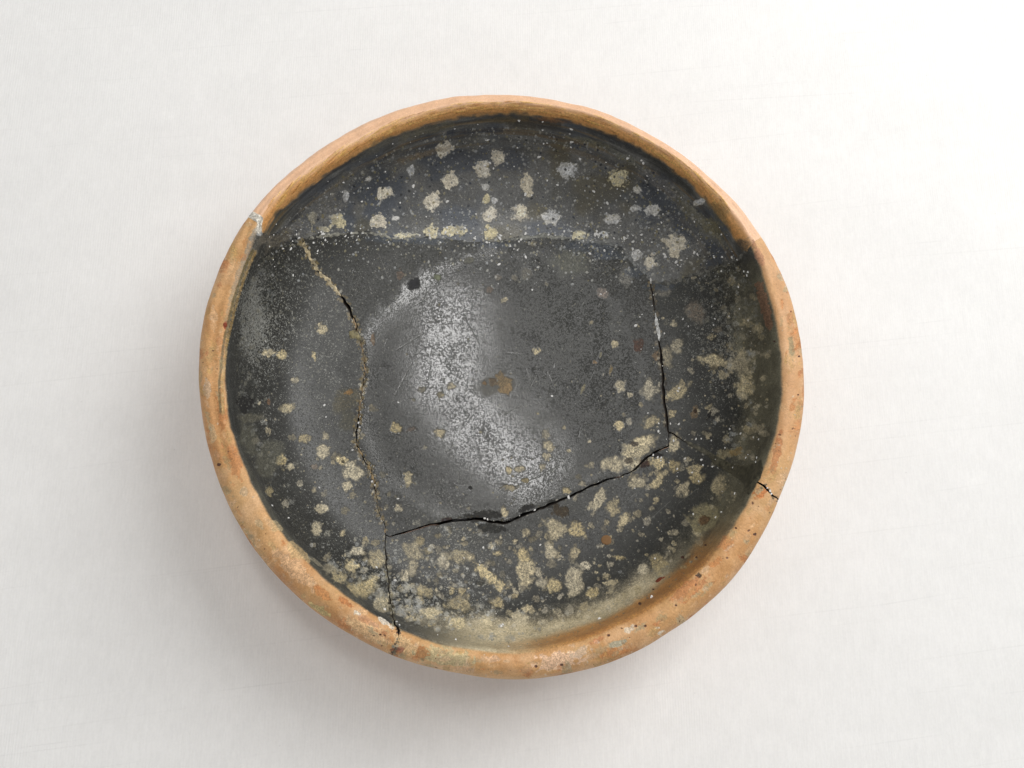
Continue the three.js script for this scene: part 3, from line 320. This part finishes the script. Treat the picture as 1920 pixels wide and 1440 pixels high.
const relief = (qx, qz) => { const x = NG / 2 + qx * 0.488 * NG - 0.5, y = NG / 2 + qz * 0.488 * NG - 0.5, ix = clamp(Math.floor(x), 0, NG - 2), iy = clamp(Math.floor(y), 0, NG - 2), u = clamp(x - ix), v = clamp(y - iy), i = iy * NG + ix; return mix(mix(GEO[i], GEO[i + 1], u), mix(GEO[i + NG], GEO[i + NG + 1], u), v); };

for (let y = 0; y < N; y++) for (let x = 0; x < N; x++) { const i = y * N + x, am = Math.hypot(x - C0, y - C0) > CREST * HALF ? 0.45 : 1, k = 1 + am * (vn(x * 0.62 + 5, y * 0.62) - 0.5) * 0.2 + am * (vn(x * 0.23, y * 0.23 + 90) - 0.5) * 0.14; CR[i] *= k; CG[i] *= k; CB[i] *= k; }
const colour = new Uint8Array(N * N * 4), bump = new Uint8Array(N * N * 4), rough = new Uint8Array(N * N * 4);
for (let i = 0; i < N * N; i++) { colour[4 * i] = clamp(CR[i], 8, 245); colour[4 * i + 1] = clamp(CG[i], 8, 245); colour[4 * i + 2] = clamp(CB[i], 8, 245); const h = clamp(128 + HT[i] * 127 / 0.6, 0, 255), r = clamp(RO[i] * 255, 20, 255); bump[4 * i] = bump[4 * i + 1] = bump[4 * i + 2] = h; rough[4 * i] = rough[4 * i + 1] = rough[4 * i + 2] = r; colour[4 * i + 3] = bump[4 * i + 3] = rough[4 * i + 3] = 255; }
function texture(data, w, srgb, repeat) { const t = new THREE.DataTexture(data, w, data.length / 4 / w); t.magFilter = THREE.LinearFilter; t.minFilter = THREE.LinearMipmapLinearFilter; t.generateMipmaps = true; if (srgb) t.colorSpace = THREE.SRGBColorSpace; if (repeat) t.wrapS = t.wrapT = THREE.MirroredRepeatWrapping; t.needsUpdate = true; return t; }
const faceMat = new THREE.MeshPhysicalMaterial({ map: texture(colour, N, true), bumpMap: texture(bump, N), bumpScale: 0.0012, roughnessMap: texture(rough, N), roughness: 1, specularIntensity: 1 });
// outside of the bowl and the broken edges
function cloud(w, f, make) { const d = new Uint8Array(w * w * 4); for (let y = 0; y < w; y++) for (let x = 0; x < w; x++) { const c = make(fbm(x * f, y * f, 4), vn(x * 0.7, y * 0.7)), i = 4 * (y * w + x); d[i] = clamp(c[0], 0, 255); d[i + 1] = clamp(c[1], 0, 255); d[i + 2] = clamp(c[2], 0, 255); d[i + 3] = 255; } return texture(d, w, true, true); }
const clayMat = new THREE.MeshStandardMaterial({ map: cloud(512, 0.03, (a, b) => [206 + (a - 0.5) * 50 + b * 8, 154 + (a - 0.5) * 56 + b * 8, 108 + (a - 0.5) * 56 + b * 8]), roughness: 0.7 });
const coreMat = new THREE.MeshStandardMaterial({ map: cloud(256, 0.08, (a, b) => [48 + (a - 0.5) * 40 + b * 10, 41 + (a - 0.5) * 36 + b * 9, 36 + (a - 0.5) * 30 + b * 8]), roughness: 0.9 });

// ---------------------------------------------------------------- pieces: cut out of the shell along the breaks
const NR = 190, NT = 760, RHO = []; for (let i = 0; i <= NR; i++) { const t = i / NR; RHO.push(t < 0.72 ? t / 0.72 * 0.84 : 0.84 + (t - 0.72) / 0.28 * 0.16); }
function cut(loop, field, grid) {       // clips a triangulated grid where field > 0; returns disc points, triangles and the open edges
  const { pts, tris } = grid, f = new Float32Array(pts.length); for (let i = 0; i < pts.length; i++) f[i] = field(pts[i][0], pts[i][1]);
  const P = [], depth = [], id = new Map(), T = [], E = [];
  const vert = (i) => { let k = id.get(i); if (k === undefined) { k = P.length; P.push(pts[i]); depth.push(f[i]); id.set(i, k); } return k; };
  const cross = (i, j) => { const key = i < j ? i * pts.length + j : j * pts.length + i; let k = id.get('c' + key); if (k === undefined) { const t = f[i] / (f[i] - f[j]); k = P.length; P.push([mix(pts[i][0], pts[j][0], t), mix(pts[i][1], pts[j][1], t)]); depth.push(0); id.set('c' + key, k); } return k; };
  for (const [a, b, c] of tris) {
    const n = (f[a] > 0) + (f[b] > 0) + (f[c] > 0); if (!n) continue;
    if (n === 3) { T.push([vert(a), vert(b), vert(c)]); continue; }
    const r = n === 1 ? (f[a] > 0 ? [a, b, c] : f[b] > 0 ? [b, c, a] : [c, a, b]) : (f[a] <= 0 ? [a, b, c] : f[b] <= 0 ? [b, c, a] : [c, a, b]), u = cross(r[0], r[1]), v = cross(r[0], r[2]);
    if (n === 1) { T.push([vert(r[0]), u, v]); E.push([u, v]); } else { T.push([u, vert(r[1]), vert(r[2])], [u, vert(r[2]), v]); E.push([v, u]); }
  }
  return { P, depth, T, E };
}
const discGrid = (() => {
  const pts = [[0, 0]], tris = [], g = (i, k) => 1 + (i - 1) * NT + (k % NT);
  for (let i = 1; i <= NR; i++) for (let k = 0; k < NT; k++) { const t = (k + 0.5 * (i & 1)) / NT * 2 * Math.PI; pts.push([RHO[i] * Math.cos(t), RHO[i] * Math.sin(t)]); }
  for (let k = 0; k < NT; k++) tris.push([0, g(1, k), g(1, k + 1)]);
  for (let i = 1; i < NR; i++) for (let k = 0; k < NT; k++) { const a = g(i, k), b = g(i, k + 1), c = g(i + 1, k), d = g(i + 1, k + 1); if (i & 1) tris.push([a, c, d], [a, d, b].map((v) => v)); else tris.push([a, c, b], [b, c, d]); }
  return { pts, tris };
})();
const uvOf = (q) => [0.5 + 0.488 * q[0], 0.5 + 0.488 * q[1]];
function solid(cutting, upper, lower) { // a closed piece: upper face, lower face, broken edges; three material groups
  const { P, depth, T, E } = cutting, n = P.length, pos = [], uv = [], idx = [], low = [];
  for (let i = 0; i < n; i++) { const p = upper(P[i], depth[i]); pos.push(...p); uv.push(...uvOf(P[i])); }
  for (let i = 0; i < n; i++) { const p = lower(P[i], depth[i]); pos.push(...p); uv.push(p[0] / 0.06, p[2] / 0.06); }
  for (const [a, b, c] of T) { idx.push(a, c, b); low.push(a + n, b + n, c + n); }
  const w = [], base = 2 * n, seen = new Map();
  const wall = (i) => { let k = seen.get(i); if (k === undefined) { k = pos.length / 3; pos.push(pos[3 * i], pos[3 * i + 1], pos[3 * i + 2], pos[3 * (i + n)], pos[3 * (i + n) + 1], pos[3 * (i + n) + 2]); const s = (P[i][0] + P[i][1]) * 2; uv.push(s, pos[3 * i + 1] / 0.03, s, pos[3 * (i + n) + 1] / 0.03); seen.set(i, k); } return k; };
  for (const [u, v] of E) { const a = wall(u), b = wall(v); w.push(a, b, a + 1, b, b + 1, a + 1); }
  const g = new THREE.BufferGeometry();
  g.setAttribute('position', new THREE.Float32BufferAttribute(pos, 3)); g.setAttribute('uv', new THREE.Float32BufferAttribute(uv, 2)); g.setIndex([...idx.slice(0, 0)]);
  const all = new Uint32Array(idx.length + low.length + w.length); all.set(idx, 0); all.set(low, idx.length); all.set(w, idx.length + low.length); g.setIndex(new THREE.BufferAttribute(all, 1));
  g.addGroup(0, idx.length, 0); g.addGroup(idx.length, low.length, 1); g.addGroup(idx.length + low.length, w.length, 2);
  g.computeVertexNormals();
  return g;
}
const MM = 0.001;
function skin(q, lift = 0) { const p = surface(UP, q[0], q[1]), rho = Math.hypot(q[0], q[1]), d = relief(q[0], q[1]) * MM * (1 - step(0.96, 1, rho)); return [p[0] * R, p[1] * R + d + lift * MM, p[2] * R]; }
function under(q) { const rho = Math.hypot(q[0], q[1]), k = rho > 1e-6 ? BELOW(rho) / rho : 1, sl = 1 - step(0.66, 0.86, rho), p = surface(LOW, q[0] * k + 0.022 * sl, q[1] * k - 0.02 * sl); return [p[0] * R, p[1] * R, p[2] * R]; }

const bowl = new THREE.Group(); bowl.name = 'bowl';
bowl.userData = { label: 'round orange and black pottery bowl, cracked, mended and speckled, on the white tabletop', category: 'bowl' };
scene.add(bowl);
function part(name, geometry, material, label, kind) { const m = new THREE.Mesh(geometry, material); m.name = name; m.castShadow = m.receiveShadow = true; if (label) m.userData.label = label; if (kind) m.userData.kind = kind; bowl.add(m); return m; }
function sherd(name, loop, lift, label) {
  const c = cut(loop, (x, y) => signed(loop, x, y), discGrid);
  // each piece sits a little differently where it was glued back, evened out towards the rim
  const up = (q, d) => { const rho = Math.hypot(q[0], q[1]); return skin(q, lift * (1 - step(0.8, 0.97, rho)) - (name === 'plaster_fill' ? 0 : 0.05 * Math.exp(-Math.max(0, d) / (1.4 * UNIT)))); };
  part(name, solid(c, up, (q) => under(q)), [faceMat, clayMat, coreMat], label);
}
sherd('pottery_sherd', LOOPS.left, 0, 'left sherd with a stretch of grooved orange rim');
sherd('pottery_sherd_001', LOOPS.centre, 0.12, 'large black centre sherd without rim');
sherd('pottery_sherd_002', LOOPS.bottom, -0.22, 'bottom sherd speckled with buff spalls');
sherd('pottery_sherd_003', LOOPS.right, -0.05, 'right sherd with pale orange rim');
sherd('plaster_fill', LOOPS.fill, 0.02, 'restored top piece painted grey with cream dabs');

// ---------------------------------------------------------------- mends: adhesive squeezed out of the breaks, filler, plaster
function patch(name, loop, color, rough, thick, lift, bite, label) {
  let x0 = 9, x1 = -9, z0 = 9, z1 = -9; for (const p of loop) { x0 = Math.min(x0, p[0]); x1 = Math.max(x1, p[0]); z0 = Math.min(z0, p[1]); z1 = Math.max(z1, p[1]); }
  const e = 0.0035, nx = Math.ceil((x1 - x0) / e) + 2, nz = Math.ceil((z1 - z0) / e) + 2, pts = [], tris = [];
  for (let j = 0; j <= nz; j++) for (let i = 0; i <= nx; i++) pts.push([x0 - e + i * e, z0 - e + j * e]);
  for (let j = 0; j < nz; j++) for (let i = 0; i < nx; i++) { const a = j * (nx + 1) + i, b = a + 1, c = a + nx + 1; tris.push([a, b, c + 1], [a, c + 1, c]); }
  const k = cut(loop, (x, y) => signed(loop, x, y) - bite * (fbm(x * 130, y * 130, 2) - 0.25), { pts, tris });
  const g = solid(k, (q, d) => skin(q, lift + thick * (1 - Math.exp(-Math.max(0, d) / (1.5 * UNIT))) * (0.5 + fbm(q[0] * 160, q[1] * 160, 2))), (q) => skin(q, lift - 0.7));
  const u = g.attributes.uv; for (let i = 0; i < u.count; i++) u.setXY(i, u.getX(i) * 9, u.getY(i) * 9);
  const m = new THREE.MeshPhysicalMaterial({ map: cloud(256, 0.12, (a, b) => color.map((v) => v * (0.3 + 1.05 * a + 0.36 * b))), roughness: rough });
  part(name, g, [m, m, m], label);
}
function strip(list, wobble, seed) {    // a band along a line of the photograph, half widths in photo pixels
  const g = random(seed), P = list.map(([x, y, w]) => [...place(x, y), w * UNIT]), A = [], B = [];
  for (let i = 0; i < P.length - 1; i++) for (let k = 0; k < 5; k++) { const t = k / 5, a = P[i], b = P[i + 1], dx = b[0] - a[0], dz = b[1] - a[1], l = Math.hypot(dx, dz), w = mix(a[2], b[2], t), u = w * (1 + wobble * (g() - 0.5)), v = w * (1 + wobble * (g() - 0.5)), x = mix(a[0], b[0], t), z = mix(a[1], b[1], t); A.push([x - dz / l * u, z + dx / l * u, 0]); B.unshift([x + dz / l * v, z - dx / l * v, 0]); }
  return [...A, ...B];
}
const outlineOf = (list) => list.map(([x, y]) => [...place(x, y), 0]);
const seam = (from, to, w) => BREAKS.left.filter(([x, y]) => y >= from && y <= to).map(([x, y, k]) => [x, y, k * 0.4 + w]);
patch('adhesive_seam', strip(seam(450, 562, 3.4), 0.9, 21), [166, 152, 122], 0.5, 0.25, -0.05, 0.013, 'pale crusty adhesive at the top of the left break');
patch('adhesive_seam_001', strip(seam(588, 792, 1.7), 0.9, 22), [116, 94, 62], 0.45, 0.25, -0.1, 0.011, 'brown adhesive in the left break');
patch('adhesive_seam_002', strip(seam(826, 1004, 1.3), 0.9, 23), [124, 102, 64], 0.45, 0.25, -0.1, 0.01, 'yellow-brown adhesive low in the left break');
patch('adhesive_lump', outlineOf([[652, 622], [660, 617], [671, 621], [680, 632], [682, 645], [674, 640], [666, 636], [656, 636]]), [112, 104, 76], 0.6, 0.3, 0, 0.006);
patch('plaster_smear', strip([[1226, 580, 0.5], [1228, 592, 2], [1230, 606, 3], [1233, 622, 3.5], [1236, 636, 2], [1237, 642, 0.4]], 0.7, 24), [186, 186, 184], 0.7, 0.2, -0.05, 0.004, 'white smear over the right break');
patch('plaster_smear_001', strip([[1220, 520, 1], [1220, 527, 1.8], [1221, 533, 0.5]], 0.4, 25), [208, 206, 202], 0.7, 0.3, 0, 0.001);
patch('rim_plaster', outlineOf([[476, 407], [484, 405], [494, 409], [493, 416], [490, 424], [491, 432], [486, 440], [481, 432], [484, 420], [479, 416]]), [206, 200, 188], 0.7, 0.25, 0.05, 0.002, 'white plaster at the left end of the restored rim');
patch('filler_patch', outlineOf([[1280, 823], [1296, 829], [1312, 836], [1330, 846], [1347, 857], [1366, 866], [1386, 874], [1402, 872], [1416, 868], [1428, 862], [1431, 880], [1426, 897], [1419, 906], [1413, 918], [1404, 928], [1396, 921], [1394, 908], [1385, 899], [1368, 887], [1352, 878], [1337, 869], [1331, 858], [1312, 847], [1292, 834]]), [78, 75, 62], 0.3, 0.12, 0.08, 0.002, 'smooth olive filler beside the right rim');
patch('plaster_ridge', strip([[572, 450, 1], [590, 445, 2.5], [610, 441, 3.5], [640, 440, 3], [680, 436, 2.4], [712, 440, 4], [735, 448, 3], [775, 450, 2]], 0.9, 26), [138, 136, 126], 0.75, 0.35, 0, 0.008, 'crumbly pale ridge along the left part of the mended edge');
patch('plaster_ridge_001', strip([[930, 455, 1], [955, 449, 3], [985, 445, 4], [1015, 443, 4.5], [1045, 445, 4], [1070, 448, 3], [1090, 452, 1]], 0.9, 27), [128, 128, 122], 0.75, 0.35, 0, 0.009, 'crumbly grey ridge along the middle of the mended edge');
patch('paint_smear', strip(BREAKS.fillB.slice(20).map(([x, y]) => [x, y - 1, 3.2]), 1.2, 28), [112, 113, 112], 0.7, 0.1, 0.02, 0.012, 'grey paint brushed over the right end of the mended edge');
patch('paint_smear_001', strip(BREAKS.fillD.slice(0, 8).map(([x, y]) => [x, y, 4]), 1.2, 29), [100, 99, 94], 0.7, 0.1, 0.02, 0.014, 'grey paint brushed over the join beside the right rim');
{ // crumbs of white plaster
  const parts = [], unit = new THREE.IcosahedronGeometry(1, 0), m = new THREE.Matrix4(), q4 = new THREE.Quaternion(), e3 = new THREE.Euler();
  const crumb = (q, s) => { const p = skin(q, 0.3 * (inFill(q) ? 1 : 0)); const g = unit.clone(), a = g.attributes.position; for (let i = 0; i < a.count; i++) { const k = 0.7 + 0.6 * vn(a.getX(i) * 3 + s * 999, a.getY(i) * 3 + a.getZ(i) * 5); a.setXYZ(i, a.getX(i) * k, a.getY(i) * k, a.getZ(i) * k); } g.deleteAttribute('uv'); e3.set(rnd() * 0.3, rnd() * 6, rnd() * 0.3); q4.setFromEuler(e3); m.compose(new THREE.Vector3(...p), q4, new THREE.Vector3(s * (1 + rnd() * 0.7), s * 0.35, s)); g.applyMatrix4(m); parts.push(g); };
  const PXM = 0.00021;
  scatter(300, (x, y) => blob(x, y, 1010, 446, 130, 11) + 0.6 * blob(x, y, 740, 445, 90, 9) + 0.8 * blob(x, y, 1165, 455, 60, 24) + 0.6 * blob(x, y, 870, 440, 60, 16) + 0.5 * blob(x, y, 620, 455, 60, 22) + 0.35 * blob(x, y, 1280, 490, 80, 30) + 0.3 * blob(x, y, 1380, 480, 30, 20) + (y < 520 ? 0.05 : 0.004), (q) => crumb(q, PXM * (0.8 + 3 * rnd() ** 2)));
  scatter(80, (x, y) => 0.7 * blob(x, y, 1220, 680, 40, 130) + 0.6 * blob(x, y, 1300, 600, 90, 60) + 0.7 * blob(x, y, 1290, 850, 110, 70) + 0.02, (q) => crumb(q, PXM * (0.6 + 1.7 * rnd() ** 2)));
  for (const [x, y, s] of [[608, 760, 4], [611, 782, 2.5], [672, 793, 3], [674, 802, 3.5], [661, 844, 2.6], [697, 903, 3.5], [703, 910, 2.5], [745, 936, 4], [905, 969, 2.5], [909, 972, 3.5], [914, 974, 3], [1003, 956, 3], [974, 967, 1.6], [1066, 933, 4.5], [1151, 883, 3], [1225, 853, 3], [1233, 858, 3.5], [1240, 858, 3], [1200, 595, 4], [1204, 591, 3], [1160, 613, 2.5], [1162, 621, 2.5], [1136, 630, 3], [1142, 628, 2], [1202, 655, 4], [1213, 660, 3], [1188, 641, 3], [1230, 681, 3.5], [1232, 685, 2.5], [1273, 728, 4], [1271, 733, 3.5], [1221, 693, 2.6], [1231, 698, 2.4], [1236, 795, 3.5], [1235, 810, 5], [1238, 813, 3.5], [1257, 795, 3], [1273, 795, 3.5], [1263, 826, 3.5], [1250, 824, 2.4], [1334, 826, 3], [1389, 813, 4.5], [1413, 820, 3], [1419, 858, 3], [1417, 866, 2.5], [1399, 858, 3], [1318, 872, 3.5], [1336, 875, 3], [1374, 877, 3], [1270, 879, 3], [1284, 860, 2.5], [1310, 903, 3], [1298, 886, 3], [1378, 925, 3.5], [1300, 964, 3], [1342, 970, 3], [1353, 960, 2.6], [560, 447, 4], [556, 440, 3], [548, 452, 3], [530, 466, 3], [549, 516, 3.5], [512, 487, 2], [1126, 552, 4.5], [1138, 548, 3], [935, 533, 3], [917, 512, 3.5], [921, 480, 4.5], [869, 489, 4], [957, 463, 3.5], [963, 468, 3.5], [970, 470, 4], [1018, 493, 3], [1068, 471, 3.5], [1077, 466, 3.5], [1112, 488, 4], [1123, 490, 3], [1191, 476, 7], [1199, 473, 5], [1186, 467, 5], [820, 477, 2], [697, 473, 2.5], [728, 453, 4], [742, 484, 3], [594, 475, 3], [1235, 430, 3], [1222, 455, 3], [740, 1088, 4], [706, 1064, 4], [743, 1166, 3], [749, 1172, 2.5], [906, 1027, 4], [870, 1046, 2], [940, 1174, 4], [943, 1171, 3], [510, 948, 3], [1009, 325, 2.5], [964, 313, 2.5], [1014, 331, 2], [938, 335, 2], [1160, 326, 2], [1157, 355, 2.4], [1163, 368, 2.4], [1127, 390, 2.2], [1245, 350, 2.4], [1277, 371, 2.4], [1243, 402, 2.4], [1192, 379, 2], [1443, 921, 3.5], [1446, 926, 3], [1449, 931, 2.5], [1438, 915, 2]]) crumb(place(x, y), PXM * s * 0.62);
  const g = mergeGeometries(parts); g.computeVertexNormals(); part('plaster_crumb', g, new THREE.MeshStandardMaterial({ color: new THREE.Color().setRGB(0.72, 0.71, 0.69), roughness: 0.8 }), 'white crumbs of plaster scattered over the inside', 'stuff');
}
// mineral grains that show in the clay
for (const [x, y, s, c] of [[1137, 1012, 10, 0x7a5a38], [1235, 1087, 8, 0x7c3a22], [1244, 1083, 3, 0x7c3a22], [423, 609, 4.5, 0x7a351c]]) {
  const g = new THREE.IcosahedronGeometry(1, 2), a = g.attributes.position; for (let i = 0; i < a.count; i++) { const k = 0.85 + 0.3 * fbm(a.getX(i) * 1.6 + x, a.getZ(i) * 1.6 + a.getY(i) + y, 2); a.setXYZ(i, a.getX(i) * k, a.getY(i) * k, a.getZ(i) * k); } g.computeVertexNormals();
  const m = part('stone_grain', g, new THREE.MeshStandardMaterial({ color: c, roughness: 0.8 })), q = place(x, y), p = skin(q, 0), b = skin([q[0] + 0.01, q[1]], 0), d = skin([q[0], q[1] + 0.01], 0), n = new THREE.Vector3(d[0] - p[0], d[1] - p[1], d[2] - p[2]).cross(new THREE.Vector3(b[0] - p[0], b[1] - p[1], b[2] - p[2])).normalize();
  m.position.set(...p).addScaledVector(n, -0.00012); m.quaternion.setFromUnitVectors(new THREE.Vector3(0, 1, 0), n); m.scale.set(s * 0.0002, 0.0003, s * 0.0002);
}

// ---------------------------------------------------------------- table
const TABLE = 2048, cloth = new Uint8Array(TABLE * TABLE * 4), weave = new Uint8Array(1024 * 1024 * 4);
{ const shade = new Float32Array(TABLE * TABLE), PX = 0.62 / TABLE; // metres per texel
  for (let y = 0; y < TABLE; y++) for (let x = 0; x < TABLE; x++) shade[y * TABLE + x] = (fbm(x * 0.006, y * 0.012, 3) - 0.5) * 5 + (fbm(x * 0.05, y * 0.05, 2) - 0.5) * 4 + (vn(x * 0.8, y * 0.09) - 0.5) * 5 + (vn(x * 0.55, y * 0.5 + 80) - 0.5) * 4;
  for (let i = 0; i < 260; i++) { let x = rnd() * TABLE, y = rnd() * TABLE; const l = 60 + 420 * rnd() ** 2, a = -0.13 + (rnd() - 0.5) * 0.06, k = 4 + 8 * rnd(); let s = 0; for (let t = 0; t < l; t += 0.5) { s += (rnd() - 0.5) * 0.05; const yy = y + a * t + s, e = k * Math.sin(Math.PI * t / l) * (0.4 + 0.6 * vn(t * 0.05 + i * 9, i)) * 0.5; const ix = Math.floor(x + t), iy = Math.floor(yy); if (ix < 1 || iy < 1 || ix >= TABLE - 1 || iy >= TABLE - 2) continue; const f = yy - iy; shade[iy * TABLE + ix] -= e * (1 - f); shade[(iy + 1) * TABLE + ix] -= e * f; } }
  for (let i = 0; i < 60; i++) { const x = Math.floor(rnd() * (TABLE - 4)), y = Math.floor(rnd() * (TABLE - 4)); shade[y * TABLE + x] -= 20; shade[y * TABLE + x + 1] -= 12; }
  for (let i = 0; i < TABLE * TABLE; i++) { const g = 234 + shade[i]; cloth[4 * i] = g; cloth[4 * i + 1] = g - 1; cloth[4 * i + 2] = g - 2.6; cloth[4 * i + 3] = 255; }
  for (let y = 0; y < 1024; y++) for (let x = 0; x < 1024; x++) { const h = 128 + 70 * Math.sin(x / 1024 * 2 * Math.PI * 128 + 1.5 * vn(x * 0.02, y * 0.02)) * (0.5 + 0.5 * vn(x * 0.1, y * 0.01)) + (vn(x * 0.6, y * 0.2) - 0.5) * 60, i = 4 * (y * 1024 + x); weave[i] = weave[i + 1] = weave[i + 2] = h; weave[i + 3] = 255; } }
const clothTex = texture(cloth, TABLE, true, true), weaveTex = texture(weave, 1024, false, true);
weaveTex.repeat.set(0.62 / 0.13, 0.62 / 0.13);
{ const g = new THREE.BoxGeometry(1.3, 0.03, 1.0), p = g.attributes.position, u = g.attributes.uv; for (let i = 0; i < p.count; i++) u.setXY(i, p.getX(i) / 0.62 + 0.5, p.getZ(i) / 0.62 + 0.5);
  const t = new THREE.Mesh(g, new THREE.MeshStandardMaterial({ map: clothTex, bumpMap: weaveTex, bumpScale: 0.00006, roughness: 0.75 })); t.name = 'tabletop'; t.position.y = -0.015; t.receiveShadow = true;
  t.userData = { kind: 'structure', label: 'plain white tabletop with a faint ribbed weave under the bowl', category: 'tabletop' }; scene.add(t); }

renderer.render(scene, camera);
